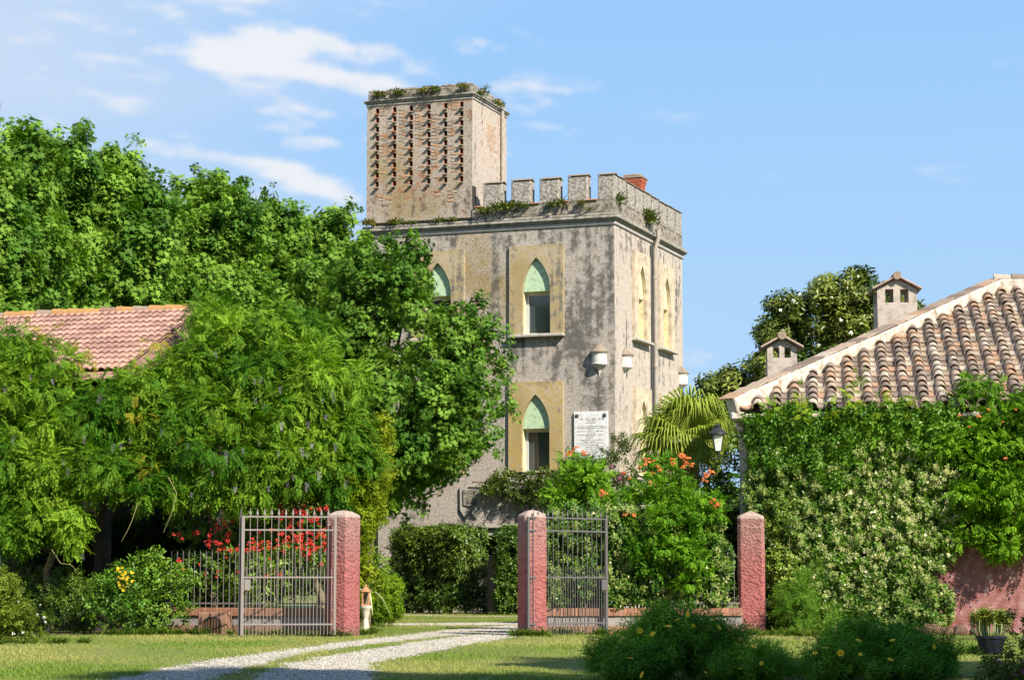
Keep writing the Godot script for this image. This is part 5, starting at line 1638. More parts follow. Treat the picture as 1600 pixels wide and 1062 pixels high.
	poly = PackedVector2Array([Vector2(-4.5, 4.05), Vector2(-4.3, 4.5), Vector2(-3.0, 4.52), Vector2(-1.6, 4.6), Vector2(-0.9, 4.4), Vector2(-0.9, 3.3), Vector2(-2.2, 3.4), Vector2(-3.3, 3.55), Vector2(-4.2, 3.85)])
	xs = MB.new()
	xs.tube([Vector3(3.28, 0, -69) + TX * -1.3 + TN * 0.15, Vector3(3.28, 4.0, -69) + TX * -1.4 + TN * 0.2, Vector3(3.28, 4.2, -69) + TX * -4.8 + TN * 0.2], [0.05, 0.04, 0.02], 6)
	put(t, "stems", xs.mesh(), M.bark)
	wall_leaves(t, "foliage", L.laurel, M.leaf_gloss, Vector3(3.2828, 0, -69) + TN * 0.02, TX, TN, poly, {n = 220.0, thick = 0.5, s0 = 0.7, s1 = 1.1, up = -0.4, out = 0.7, ragged = 0.3, c0 = Color(0.043, 0.079, 0.012), c1 = Color(0.122, 0.172, 0.022)})
	t = plant("bougainvillea", "dark purple-flowered climber at the tower's right corner beside plaque", "climbing plant", L.ovate, M.leaf_gloss, clumpy([B(960, 735, 67, 26, 40, 0.5), B(945, 770, 66.5, 30, 30, 0.5), B(972, 700, 67.5, 12, 30, 0.3), B(980, 760, 66.5, 25, 40, 0.5)], 9, 0.42), {n = 22.0, s0 = 0.9, s1 = 1.5, c0 = Color(0.043, 0.072, 0.013), c1 = Color(0.107, 0.143, 0.026)})
	spots = []
	for q in [[968, 748], [972, 742], [955, 728], [940, 750], [962, 770]]: spots.append(at(q[0], q[1], 65.9))
	blooms(t, "purple_blossom", L.red, M.petal_magenta, spots, WHITE, 1.0, 1.0)
	# weeds on the parapets
	rng.seed = 406
	var TO := Vector3(3.2828, 0, -69)
	for q in [[-8.55, 12.82, 0.12, 1.3, "weed tuft on the cornice at the tower's left corner"], [-7.5, 12.8, 0.1, 1.2, "weed tuft on cornice under the turret's second hole column"], [-7.0, 12.8, 0.08, 0.8, "thin weed on cornice under the turret's middle"], [-6.0, 12.8, 0.08, 0.9, "weed tuft on cornice below the turret's right half"], [-5.6, 12.82, 0.08, 0.7, "small weed on cornice near the turret's right edge"],
		[-4.35, 13.0, 0.08, 1.3, "weed clump under the leftmost merlon"], [-3.9, 13.05, 0.08, 1.8, "large weed clump between first and second merlon"], [-3.5, 13.1, 0.08, 1.7, "large weed clump under the second merlon"], [-3.05, 13.08, 0.08, 1.2, "weed clump right of the second merlon"], [-2.15, 13.05, 0.08, 1.3, "weed clump under the third merlon"], [-1.75, 13.08, 0.08, 1.7, "weed clump between third and fourth merlon"], [-1.1, 13.1, 0.08, 1.0, "small weed under the fourth merlon"], [-0.8, 12.9, 0.1, 0.7, "tiny yellow weed on cornice near the tower corner"],
		[-8.2, 17.2, 0.12, 1.2, "weed tuft on the turret top, leftmost"], [-7.45, 17.2, 0.12, 1.2, "weed tuft on the turret top, second from left"], [-6.6, 17.2, 0.12, 1.1, "weed tuft on the middle of the turret top"], [-6.25, 17.2, 0.12, 1.1, "weed tuft on the turret top right of the middle"], [-5.2, 17.25, 0.12, 1.1, "weed tuft on the turret top near its corner"]]:
		var w := thing("weed_tuft", q[4], "weed", TO + TX * q[0] + TN * (q[2] - 0.02) + Vector3.UP * q[1], rng.randf() * TAU, "weeds growing on the tower's ledges")
		for k in 3: put(w, "leaves", L.ledge_weed if k < 2 else L.weed, M.weed if rng.randf() < 0.6 else M.weed_yellow, Vector3(rng.randfn() * 0.1, 0.0, rng.randfn() * 0.03), Basis(Vector3.UP, k * 2.0).scaled(Vector3.ONE * q[3] * rng.randf_range(1.1, 1.6)))
	for q in [[0.05, 13.15, -0.35, 1.6, "weed hanging on the side parapet by the tower corner"], [0.08, 13.0, -3.7, 1.9, "weed clump above the drainpipe on the side parapet"], [0.08, 13.25, -3.6, 1.6, "upper weed clump above the drainpipe"], [-4.88, 17.2, -0.7, 1.2, "weed tuft on the turret's right side"], [-4.85, 17.15, -2.3, 1.2, "weed tuft on the turret's right side by the pipe"]]:
		var w := thing("weed_tuft", q[4], "weed", TO + TX * q[0] + TN * q[2] + Vector3.UP * q[1], rng.randf() * TAU, "weeds growing on the tower's ledges")
		for k in 3: put(w, "leaves", L.ledge_weed if k < 2 else L.weed, M.weed, Vector3(rng.randfn() * 0.04, rng.randfn() * 0.08, rng.randfn() * 0.1), Basis(Vector3.UP, k * 2.0).scaled(Vector3.ONE * q[3] * rng.randf_range(1.1, 1.6)))

func build_palm() -> void:
	rng.seed = 500
	var c := at(1072, 690, 49)
	var t := thing("fan_palm", "fan palm with drooping yellow-green fronds between the tower and tiled house", "palm", c * Vector3(1, 0, 1))
	var b := MB.new()
	var pts := []
	var rr := []
	for i in 9:
		pts.append(Vector3(sin(i * 0.5) * 0.05, c.y * i / 8.0, 0)); rr.append(0.16 + 0.03 * (i % 2))
	b.tube(pts, rr, 10)
	put(t, "trunk", b.mesh(), M.palm_trunk)
	var fr := [[10, 66, 1.2, 1.0], [28, 58, 1.1, 1.0], [-15, 55, 1.1, 1.0], [60, 60, 1.1, 1.0], [80, 35, 1.0, 1.0], [-70, 35, 1.05, 1.0], [-80, 12, 1.15, 1.0], [-50, 20, 1.0, 1.0], [-95, -8, 1.05, 0.9], [35, 25, 0.9, 1.0], [-20, 12, 0.85, 0.9], [100, 10, 0.8, 0.9], [65, -10, 0.8, 0.9], [140, 40, 1.0, 1.0], [-150, 40, 1.0, 1.0], [180, 60, 1.0, 1.0], [10, -20, 0.8, 0.9], [45, -38, 0.75, 0.85], [-30, -30, 0.8, 0.85], [-60, -35, 0.85, 0.8], [-85, -40, 0.8, 0.8], [90, -40, 0.7, 0.8]]
	for f in fr:
		var az := deg_to_rad(f[0])
		var el := deg_to_rad(f[1])
		var d := Vector3(sin(az) * cos(el), sin(el), cos(az) * cos(el))
		var s := d.cross(Vector3.UP).normalized()
		var up := s.cross(d)
		var hub: Vector3 = Vector3(0, c.y, 0) + d * 0.42 * f[2]
		b = MB.new()
		b.tube([Vector3(0, c.y - 0.1, 0), Vector3(0, c.y, 0) + d * 0.3 * f[2] + up * 0.03, hub], [0.022, 0.014, 0.011], 5, Color(0.9, 0.9, 0.5))
		var n := 44
		var R: float = 0.95 * f[2]
		for i in n:
			var a := lerpf(-2.1, 2.1, (i + 0.5) / n)
			var da := (d * cos(a) + s * sin(a)).normalized()
			var w := 4.2 / n
			var sd := (-d * sin(a) + s * cos(a)).normalized()
			var fold := up * 0.012
			var p0 := hub
			var p1 := hub + da * R * 0.5 - up * 0.02
			var len2 := R * rng.randf_range(0.42, 0.62)
			var down := Vector3.DOWN * rng.randf_range(0.5, 1.1)
			var p2 := p1 + (da * 0.75 + down * 0.45).normalized() * len2 * 0.5
			var p3 := p2 + (da * 0.35 + down).normalized() * len2 * 0.7
			var cc := Color(1, 1, 1).lerp(Color(1.6, 1.3, 0.9), rng.randf() * (1.0 if f[1] < 20 else 0.3))
			var h1 := sd * R * 0.5 * w * 0.52
			b.face(p0, p1 + h1 + fold, p1 - fold, cc); b.face(p0, p1 - fold, p1 - h1 + fold, cc)
			b.quad(p1 + h1 + fold, p2 + h1 * 0.7, p2, p1 - fold, cc); b.quad(p1 - fold, p2, p2 - h1 * 0.7, p1 - h1 + fold, cc)
			b.face(p2 + h1 * 0.7, p3, p2 - h1 * 0.7, cc)
		put(t, "frond", b.mesh(), M.palm)
	# dead fronds hanging under the crown
	for i in 9:
		var az := i * 0.75
		b = MB.new()
		for k in 14:
			var a := az + (k - 7) * 0.045
			var o := Vector3(0, c.y - 0.1, 0)
			var p1 := o + Vector3(sin(a) * 0.28, -0.2, cos(a) * 0.28)
			var p2 := o + Vector3(sin(a) * 0.36, -0.95 - rng.randf() * 0.3, cos(a) * 0.36)
			var sd := Vector3(cos(a), 0, -sin(a)) * 0.012
			b.face(o, p1 + sd, p1 - sd); b.quad(p1 - sd, p1 + sd, p2 + sd * 0.3, p2 - sd * 0.3)
		put(t, "dead_frond", b.mesh(), M.palm_dead)

func build_foreground() -> void:
	rng.seed = 600
	var left := [B(985, 1045, 22, 55, 45, 0.35), B(1060, 1015, 22.4, 65, 50, 0.45), B(1110, 1034, 22.2, 76, 48, 0.5), B(1185, 1050, 22, 46, 36, 0.4), B(1010, 1000, 22.8, 36, 22, 0.25), B(1050, 1060, 21.6, 100, 40, 0.4), B(1170, 1065, 21.5, 80, 35, 0.4)]
	var right := [B(1290, 1045, 22, 60, 40, 0.4), B(1370, 1032, 22.2, 75, 38, 0.5), B(1440, 1042, 22, 46, 36, 0.4), B(1330, 1065, 21.6, 90, 35, 0.4), B(1430, 1068, 21.6, 60, 30, 0.3), B(1400, 1016, 22.6, 50, 22, 0.3)]
	var sp := [[[985, 1028], [1020, 990], [1058, 968], [1045, 978], [1113, 968], [1108, 978], [1124, 980], [1084, 977], [1178, 1010], [1156, 1044], [1103, 1050], [1003, 1054], [1190, 1036], [1140, 975], [1000, 985], [1075, 960]], [[1342, 1000], [1395, 1000], [1392, 1030], [1345, 1022], [1314, 1020], [1274, 1020], [1260, 1005], [1290, 1012], [1460, 1010]]]
	var lab := ["wide green bush with yellow daisies before the right low wall", "shaded bush with yellow daisies before the jasmine wall, at lower right"]
	var k := 0
	for big in [left, right]:
		var t := plant("daisy_bush", lab[k], "bush", L.daisy, M.leaf_soft, clumpy(big, 11, 0.36), {n = 260.0, s0 = 0.6, s1 = 1.0, up = 0.75, out = 0.7, rnd = 0.5, inner = 0.3, c0 = Color(0.06, 0.18, 0.012), c1 = Color(0.17, 0.36, 0.03)}, "yellow daisy bushes in the foreground")
		var spots := []
		for q in sp[k]: spots.append(at(q[0], q[1], 21.1))
		blooms(t, "daisy_flower", L.daisy_flower, M.petal_yellow, spots, WHITE, 0.95, 0.5, 0.6)
		k += 1
	var t := plant("purple_flowering_bush", "dim bush with a few purple flowers in the lower right corner", "bush", L.box, M.leaf_soft, clumpy([B(1585, 1050, 20, 45, 40, 0.35), B(1610, 1000, 20.2, 40, 50, 0.35), B(1560, 1070, 19.8, 40, 30, 0.3)], 10, 0.38), {n = 110.0, s0 = 0.6, s1 = 1.0, up = 0.5, c0 = Color(0.085, 0.114, 0.022), c1 = Color(0.157, 0.200, 0.044)})
	var spots := []
	for i in 12: spots.append(at(1590 + rng.randfn() * 18.0, 1025 + rng.randfn() * 24.0, 19.5))
	blooms(t, "purple_blossom", L.star, M.petal_magenta, spots, WHITE, 0.5, 0.7)
	# stones at the foot of the pink wall
	rng.seed = 601
	var i := 0
	for q in [[1432, 1006, 0.16, "rounded brown stone at the pink wall's foot, nearest the jasmine"], [1455, 1007, 0.2, "largest brown stone at the foot of the pink wall"], [1480, 1007, 0.15, "brown stone at the pink wall's foot beside the largest one"], [1503, 1009, 0.18, "brown stone at the pink wall's foot left of potted succulent"], [1525, 1010, 0.13, "small stone just left of the potted succulent"]]:
		var o := at(q[0], q[1], 40.5)
		var r: float = q[2]
		var m := SphereMesh.new()
		m.radius = 1; m.height = 2; m.radial_segments = 14; m.rings = 8
		var b := MB.new()
		var ar := m.get_mesh_arrays()
		var vv: PackedVector3Array = ar[Mesh.ARRAY_VERTEX]
		var ii: PackedInt32Array = ar[Mesh.ARRAY_INDEX]
		for e in range(0, ii.size(), 3):
			var pt := []
			for c in 3:
				var v := vv[ii[e + c]]
				pt.append(v * Vector3(r, r * 0.7, r * 0.8) * (1.0 + 0.45 * nz.get_noise_3dv(v * 4.0 + Vector3.ONE * i * 9.0)))
			b.face(pt[0], pt[2], pt[1])
		var s := put(self, "garden_stone", b.mesh(), M.rock, Vector3(o.x, r * 0.35, o.z), Basis(Vector3.UP, rng.randf() * TAU))
		tag(s, q[3], "stone", "stones at the foot of the pink wall")
		i += 1

# ---------------------------------------------------------------- ground
func smooth_poly(p: Array, jag: float, sd: int) -> PackedVector2Array:
	var r := RandomNumberGenerator.new()
	r.seed = sd
	var out := PackedVector2Array()
	for i in p.size():
		var a: Vector2 = p[i]
		var b: Vector2 = p[(i + 1) % p.size()]
		var n := maxi(1, int(a.distance_to(b) / 0.35))
		for k in n: out.append(a.lerp(b, float(k) / n) + Vector2(r.randfn(), r.randfn()) * jag)
	return out

func sheet(called: String, poly: PackedVector2Array, y: float, m: Material) -> void:
	var t := Geometry2D.triangulate_polygon(poly)
	var b := MB.new()
	for i in range(0, t.size(), 3):
		var p := Vector3(poly[t[i]].x, y, poly[t[i]].y)
		var q := Vector3(poly[t[i + 1]].x, y, poly[t[i + 1]].y)
		var r := Vector3(poly[t[i + 2]].x, y, poly[t[i + 2]].y)
		if (q - p).cross(r - p).y < 0: b.face(p, r, q)
		else: b.face(p, q, r)
	put(self, called, b.mesh(), m).set_meta("kind", "structure")

func build_ground() -> void:
	var pm := PlaneMesh.new()
	pm.size = Vector2(900, 900)
	put(self, "ground", pm, M.lawn).set_meta("kind", "structure")
	var tracks := [
		[Vector2(-4.6, -19), Vector2(-4.05, -22.5), Vector2(-3.9, -27.2), Vector2(-3.35, -31.7), Vector2(-2.75, -36.3), Vector2(-1.95, -41), Vector2(-1.35, -45), Vector2(-0.6, -48), Vector2(0.15, -50.2), Vector2(0.9, -51.5), Vector2(0.8, -46), Vector2(0.1, -43.6), Vector2(-0.75, -41.8), Vector2(-1.55, -38.6), Vector2(-2.35, -34.4), Vector2(-2.95, -30.4), Vector2(-3.1, -25.2), Vector2(-3.0, -19)],
		[Vector2(-2.4, -19), Vector2(-2.75, -24), Vector2(-2.6, -28.6), Vector2(-2.1, -32), Vector2(-1.55, -36.5), Vector2(-0.8, -40.6), Vector2(0.12, -43.4), Vector2(0.2, -41.6), Vector2(0.0, -39.6), Vector2(-0.5, -36), Vector2(-1.25, -30.5), Vector2(-1.7, -26.8), Vector2(-1.2, -19)],
		[Vector2(-2.95, -51.6), Vector2(-1.5, -52.6), Vector2(0.2, -53.4), Vector2(3.0, -54.5), Vector2(3.0, -50.5), Vector2(0.4, -50.4), Vector2(-1.4, -49.4), Vector2(-2.7, -50.2)],
		[Vector2(-3.4, -65.6), Vector2(-1.4, -63.0), Vector2(1.0, -61.6), Vector2(1.0, -60.8), Vector2(-1.4, -62.2), Vector2(-3.6, -64.6)],
	]
	var polys: Array[PackedVector2Array] = []
	var k := 0
	for tr in tracks:
		var p := smooth_poly(tr, 0.05, 700 + k)
		polys.append(p)
		sheet("gravel_drive", p, 0.004 + 0.002 * k, M.gravel)
		k += 1
	# beds of bare soil under the shrubs
	sheet("soil_bed", smooth_poly([Vector2(-9, -40.6), Vector2(-6, -41.4), Vector2(-5.6, -46), Vector2(-11, -46)], 0.1, 720), 0.004, M.soil)
	sheet("soil_bed", smooth_poly([Vector2(1.0, -20.5), Vector2(4.9, -20.5), Vector2(4.9, -23.6), Vector2(1.0, -23.8)], 0.1, 721), 0.004, M.soil)
	sheet("soil_bed", smooth_poly([Vector2(5.0, -38.0), Vector2(10.0, -37.0), Vector2(10, -38.6), Vector2(5.0, -39.4)], 0.08, 722), 0.004, M.soil)
	# stones of the gravel
	rng.seed = 701
	var xf: Array[Transform3D] = []
	var cs := PackedColorArray()
	for i in 110000:
		var z := -19.0 - 34.5 * pow(rng.randf(), 1.2)
		var x := rng.randf_range(-4.7, 1.5)
		var inside := false
		var q := Vector2(x + rng.randfn() * 0.09, z + rng.randfn() * 0.12)
		for p in polys:
			if Geometry2D.is_point_in_polygon(q, p): inside = true
		if not inside: continue
		var s := rng.randf_range(0.005, 0.013)
		xf.append(Transform3D(Basis(Vector3(rng.randfn(), rng.randfn(), rng.randfn()).normalized(), rng.randf() * TAU).scaled(Vector3(s, s * 0.7, s)), Vector3(x, s * 0.4 + 0.006, z)))
		var g := rng.randf_range(0.26, 0.56)
		cs.append(Color(g, g * 0.94, g * 0.83))
	mmi(self, "gravel_stones", L.stone, M.gravel_stone, xf, cs)
	# grass
	xf = []
	cs = PackedColorArray()
	for i in 90000:
		var z := -18.0 - 52.0 * pow(rng.randf(), 1.3)
		var hw := 0.26 * -z + 1.2
		var x := rng.randf_range(-hw, hw)
		var inside := false
		var q := Vector2(x + rng.randfn() * 0.06, z + rng.randfn() * 0.1)
		for p in polys:
			if Geometry2D.is_point_in_polygon(q, p): inside = true
		if inside and rng.randf() > 0.03: continue
		var wild := clampf(0.5 + nz.get_noise_2d(x * 3.0, z * 1.5), 0, 1)
		var s := rng.randf_range(0.5, 1.0) * lerpf(0.6, 1.3, wild)
		if z < -38.0 and rng.randf() < 0.05: s *= 1.7
		xf.append(Transform3D(Basis(Vector3.UP, rng.randf() * TAU).scaled(Vector3(s * 1.5, s, s * 1.5)), Vector3(x, 0, z)))
		var dry := clampf(0.45 + nz.get_noise_2d(x * 2.2 + 70.0, z * 1.1) * 1.1 + rng.randfn() * 0.15, 0, 1)
		var c := Color(0.14, 0.22, 0.03).lerp(Color(0.36, 0.34, 0.11), dry * 0.85)
		if rng.randf() < 0.04: s *= 1.5
		cs.append(c)
	mmi(self, "grass", L.grass, M.grass, xf, cs)
	# taller weeds along the walls and posts
	rng.seed = 702
	xf = []
	cs = PackedColorArray()
	for seg in [[Vector2(-7.4, -40.9), Vector2(-5.9, -41.5), 60], [Vector2(-5.3, -41.4), Vector2(-3.0, -40.1), 40], [Vector2(0.1, -40.0), Vector2(0.7, -40.1), 26], [Vector2(0.8, -41.2), Vector2(4.3, -41.6), 40], [Vector2(4.2, -41.5), Vector2(6.5, -38.6), 70], [Vector2(-3.0, -40.4), Vector2(-2.7, -42.0), 22], [Vector2(4.2, -26.0), Vector2(6.4, -31.0), 80], [Vector2(-9.0, -34.4), Vector2(-6.8, -35.6), 30]]:
		for i in seg[2]:
			var p: Vector2 = (seg[0] as Vector2).lerp(seg[1], rng.randf()) + Vector2(rng.randfn(), rng.randfn()) * 0.12
			var s := rng.randf_range(0.5, 1.25)
			xf.append(Transform3D(Basis(Vector3.UP, rng.randf() * TAU).scaled(Vector3.ONE * s), Vector3(p.x, 0, p.y)))
			cs.append(Color(0.07, 0.14, 0.018).lerp(Color(0.16, 0.22, 0.035), rng.randf()))
	mmi(self, "weeds", L.weed, M.leaf_soft, xf, cs)

# ---------------------------------------------------------------- sky
func make_sky() -> ImageTexture:
	var w := 4096
	var h := 2048
	var im := Image.create(w, h, false, Image.FORMAT_RGB8)
	im.fill(Color(0.55, 0.6, 0.6))
	var n := FastNoiseLite.new()
	n.seed = 5; n.frequency = 1.0; n.fractal_octaves = 5; n.fractal_gain = 0.55
	var n2 := FastNoiseLite.new()
	n2.seed = 17; n2.frequency = 0.35; n2.fractal_octaves = 3
	var data := PackedByteArray()
	var rows := 1060
	data.resize(w * rows * 3)
	for j in rows:
		var el := PI * 0.5 - PI * (j + 0.5) / h
		var deg := rad_to_deg(el)
		var e := clampf(deg / 90.0, 0, 1)
		var base := Color(0.46, 0.70, 0.98).lerp(Color(0.265, 0.55, 0.98), smoothstep(0.02, 0.26, e))
		base = base.lerp(Color(0.085, 0.21, 0.56), smoothstep(0.2, 0.95, e))
		var step := 2 if deg < 40.0 else 8
		var i := 0
		while i < w:
			var az := TAU * (i + step * 0.5) / w
			var c := base
			if deg > -2.0:
				var sa := sin(az)
				var ca := cos(az)
				var azd := rad_to_deg(az if az < PI else az - TAU)
				var k := 1.0 / (maxf(sin(el), 0.0) + 0.10)
				var px := sa * k
				var pz := ca * k
				# thin high veil, thicker towards one side of the sky
				var veil := clampf(0.2 - 3.2 * sin(az + 0.04) + n2.get_noise_2d(px * 1.2, pz * 2.2) * 0.6, 0, 1) * smoothstep(75.0, 14.0, deg)
				c = c.lerp(Color(0.68, 0.77, 0.91), veil * 0.85)
				var m := n.get_noise_2d(sa * 18.0 + 3.0 + deg * 0.35, deg * 1.1 + ca * 9.0)
				var d := n.get_noise_2d(sa * 9.0 + 40.0, deg * 0.42 + ca * 4.0)
				var cl := smoothstep(0.25, 0.95, d + m * 0.45 - 0.2 + 0.3 * veil - absf(deg - 11.0) * 0.015) * 0.7
				for q in [[-6.0, 13.45, 3.3, 0.85, 1.15], [-4.0, 12.7, 1.6, 0.6, 0.8], [-5.8, 10.55, 1.7, 0.45, 1.0], [-4.6, 9.6, 1.0, 0.45, 0.5], [-10.7, 12.5, 0.9, 0.16, 0.7], [1.2, 13.2, 1.6, 0.22, 0.42], [-12.6, 15.5, 1.8, 0.35, 0.5], [-5.5, 14.9, 2.6, 0.3, 0.35], [5.0, 5.2, 0.6, 0.4, 0.4], [-9.5, 9.9, 1.8, 0.5, 0.4]]:
					var dx: float = (azd - q[0]) / q[2]
					var dy: float = (deg - q[1] + (azd - q[0]) * 0.14) / q[3]
					var r2 := dx * dx + dy * dy
					if r2 < 6.0: cl = maxf(cl, clampf(q[4] * exp(-r2) * 1.5 + m * 2.0 - 0.32, 0, 1) * minf(1.0, q[4]))
				c = c.lerp(Color(0.90, 0.91, 0.94), clampf(cl, 0, 1) * 0.9)
			var o := (j * w + i) * 3
			var sc := c.linear_to_srgb()
			var r8 := int(clampf(sc.r, 0, 1) * 255.0)
			var g8 := int(clampf(sc.g, 0, 1) * 255.0)
			var b8 := int(clampf(sc.b, 0, 1) * 255.0)
			for s in step:
				data[o + s * 3] = r8; data[o + s * 3 + 1] = g8; data[o + s * 3 + 2] = b8
			i += step
	var top := Image.create_from_data(w, rows, false, Image.FORMAT_RGB8, data)
	im.blit_rect(top, Rect2i(0, 0, w, rows), Vector2i.ZERO)
	return ImageTexture.create_from_image(im)

func make_materials() -> void:
	var s := func(r: float, g: float, b: float) -> Color: return Color(r, g, b).linear_to_srgb()
	M.tex_grain = noise_tex(0.02, [[0.0, lin(0.6, 0.59, 0.57)], [0.35, lin(0.8, 0.79, 0.78)], [0.55, lin(0.95, 0.94, 0.93)], [1.0, lin(1, 1, 1)]], 3, 1024, 6)
	M.tex_soft = noise_tex(0.03, [[0.0, lin(0.85, 0.84, 0.83)], [1.0, lin(1, 1, 1)]], 33, 512, 5)
	M.tex_rough = noise_tex(0.055, [], 4, 1024, 4)
	var blotch := noise_tex(0.012, [[0.0, lin(0.5, 0.48, 0.45)], [0.45, lin(0.85, 0.84, 0.82)], [1.0, lin(1, 1, 1)]], 6, 512, 6)
	M.bark = tri_tex(mat(lin(0.55, 0.5, 0.42), 0.9), noise_tex(0.02, [[0.0, lin(0.14, 0.12, 0.08)], [0.5, lin(0.3, 0.27, 0.2)], [1.0, lin(0.6, 0.56, 0.45)]], 7, 512), 0.7, M.tex_rough, 1.0)
	var ochre := noise_tex(0.012, [[0.0, lin(0.10, 0.085, 0.055)], [0.32, lin(0.20, 0.165, 0.095)], [0.5, lin(0.31, 0.25, 0.125)], [0.75, lin(0.37, 0.30, 0.155)], [1.0, lin(0.40, 0.34, 0.22)]], 8, 512, 6)
	M.panel = tri_tex(mat(lin(0.92, 0.92, 0.92), 0.9), ochre, 0.4, M.tex_rough, 0.5)
	var pside := noise_tex(0.012, [[0.0, lin(0.22, 0.19, 0.15)], [0.35, lin(0.42, 0.35, 0.26)], [0.7, lin(0.55, 0.47, 0.35)], [1.0, lin(0.56, 0.48, 0.28)]], 9, 512, 6)
	M.panel_side = tri_tex(mat(lin(0.95, 0.95, 0.95), 0.9), pside, 0.4, M.tex_rough, 0.5)
	M.green = tri_tex(mat(lin(0.95, 0.95, 0.95), 0.85), noise_tex(0.015, [[0.0, lin(0.22, 0.3, 0.2)], [0.38, lin(0.37, 0.5, 0.33)], [0.6, lin(0.43, 0.58, 0.4)], [1.0, lin(0.5, 0.6, 0.42)]], 35, 512, 6), 0.9)
	M.cream = tri_tex(mat(lin(0.72, 0.66, 0.42), 0.85), blotch, 0.7)
	M.ochre = tri_tex(mat(lin(0.62, 0.5, 0.2), 0.85), blotch, 0.5)
	M.frame = mat(lin(0.45, 0.47, 0.48), 0.5)
	var gl := mat(Color(0.5, 0.55, 0.6, 0.1), 0.05)
	gl.transparency = BaseMaterial3D.TRANSPARENCY_ALPHA
	gl.metallic_specular = 0.5
	M.glass = gl
	var fr := mat(Color(0.9, 0.92, 0.9, 0.55), 0.3)
	fr.transparency = BaseMaterial3D.TRANSPARENCY_ALPHA
	M.frosted = fr
	M.dark_pane = mat(lin(0.02, 0.022, 0.025), 0.08)
	M.room = mat(lin(0.08, 0.07, 0.06), 0.9)
	M.blind = mat(lin(0.014, 0.016, 0.022), 0.8)
	M.curtain = mat(lin(0.2, 0.14, 0.09), 0.9)
	M.stone = tri_tex(mat(lin(0.42, 0.4, 0.36), 0.9), blotch, 0.8, M.tex_rough, 0.6)
	var corn := noise_tex(0.014, [[0.0, lin(0.07, 0.07, 0.06)], [0.4, lin(0.21, 0.2, 0.17)], [0.65, lin(0.33, 0.31, 0.27)], [1.0, lin(0.42, 0.40, 0.35)]], 10, 512, 6)
	M.band = tri_tex(mat(lin(0.40, 0.385, 0.37), 0.95), blotch, 0.5, M.tex_rough, 1.0)
	M.cornice = tri_tex(mat(lin(0.95, 0.95, 0.95), 0.95), corn, 0.45, M.tex_rough, 0.8)
	var para := noise_tex(0.016, [[0.0, lin(0.045, 0.045, 0.04)], [0.4, lin(0.16, 0.145, 0.12)], [0.6, lin(0.31, 0.275, 0.23)], [1.0, lin(0.42, 0.37, 0.31)]], 11, 512, 6)
	M.parapet = tri_tex(mat(lin(0.95, 0.95, 0.95), 0.95), para, 0.5, M.tex_rough, 1.6)
	M.parapet_red = tri_tex(mat(lin(1.0, 0.62, 0.5), 0.95), para, 0.5, M.tex_rough, 1.6)
	var merl := noise_tex(0.02, [[0.0, lin(0.07, 0.07, 0.06)], [0.36, lin(0.2, 0.185, 0.165)], [0.52, lin(0.37, 0.34, 0.305)], [1.0, lin(0.5, 0.46, 0.42)]], 12, 512, 6)
	M.merlon = tri_tex(mat(lin(0.95, 0.95, 0.95), 0.95), merl, 0.8, M.tex_rough, 1.4)
	M.old_plaster = tri_tex(mat(lin(0.42, 0.38, 0.34), 0.95), blotch, 0.3, M.tex_rough, 1.5)
	M.terracotta = tri_tex(mat(lin(0.46, 0.22, 0.12), 0.9), blotch, 1.5, M.tex_rough, 0.4)
	M.cap = tri_tex(mat(lin(0.27, 0.225, 0.175), 0.95), blotch, 0.9, M.tex_rough, 0.7)
	M.ledge = tri_tex(mat(lin(0.4, 0.33, 0.27), 0.95), blotch, 1.2, M.tex_rough, 0.5)
	M.hole_red = mat(lin(0.26, 0.09, 0.05), 0.95)
	M.hole_brown = mat(lin(0.13, 0.075, 0.05), 0.95)
	M.painted_shade = mat(lin(0.03, 0.028, 0.025), 0.95)  # near-black for painted shade: turret notch and pier arch
	M.vc_brick = tri_tex(mat(WHITE, 0.95, true), blotch, 1.6, M.tex_rough, 0.5)
	M.pipe = tri_tex(mat(lin(0.36, 0.33, 0.29), 0.6), blotch, 0.6)
	M.iron = mat(lin(0.06, 0.06, 0.065), 0.6)
	M.urn = tri_tex(mat(lin(0.62, 0.6, 0.58), 0.8), blotch, 1.2)
	M.door = mat(lin(0.006, 0.005, 0.004), 0.8)  # doorway shade put into the colour: near-black even on the sunlit jamb
	M.marble = tri_tex(mat(lin(0.72, 0.74, 0.78), 0.45), blotch, 1.0)
	M.ink = mat(lin(0.12, 0.12, 0.13), 0.7)
	# houses
	M.porch_shade_wall = tri_tex(mat(lin(0.06, 0.05, 0.04), 0.95), blotch, 0.4, M.tex_rough, 1.0)  # near-black albedo: the porch shade is put into the wall colour
	M.house_wall = tri_tex(mat(lin(0.52, 0.48, 0.44), 0.95), blotch, 0.4, M.tex_rough, 1.0)
	var rose := noise_tex(0.015, [[0.0, lin(0.17, 0.055, 0.05)], [0.45, lin(0.27, 0.115, 0.11)], [0.7, lin(0.33, 0.17, 0.165)], [1.0, lin(0.46, 0.33, 0.30)]], 13, 512, 6)
	M.rose_wall = tri_tex(mat(lin(0.95, 0.95, 0.95), 0.95), rose, 0.5, M.tex_rough, 1.5)
	M.white_wash = tri_tex(mat(lin(0.56, 0.51, 0.45), 0.95), noise_tex(0.016, [[0.0, lin(0.35, 0.3, 0.25)], [0.35, lin(0.7, 0.66, 0.6)], [0.6, lin(1, 1, 1)], [1.0, lin(1, 1, 1)]], 14, 512, 6), 0.5, M.tex_rough, 1.2)
	M.render_wall = tri_tex(mat(lin(0.46, 0.41, 0.37), 0.95), blotch, 0.8, M.tex_rough, 0.9)
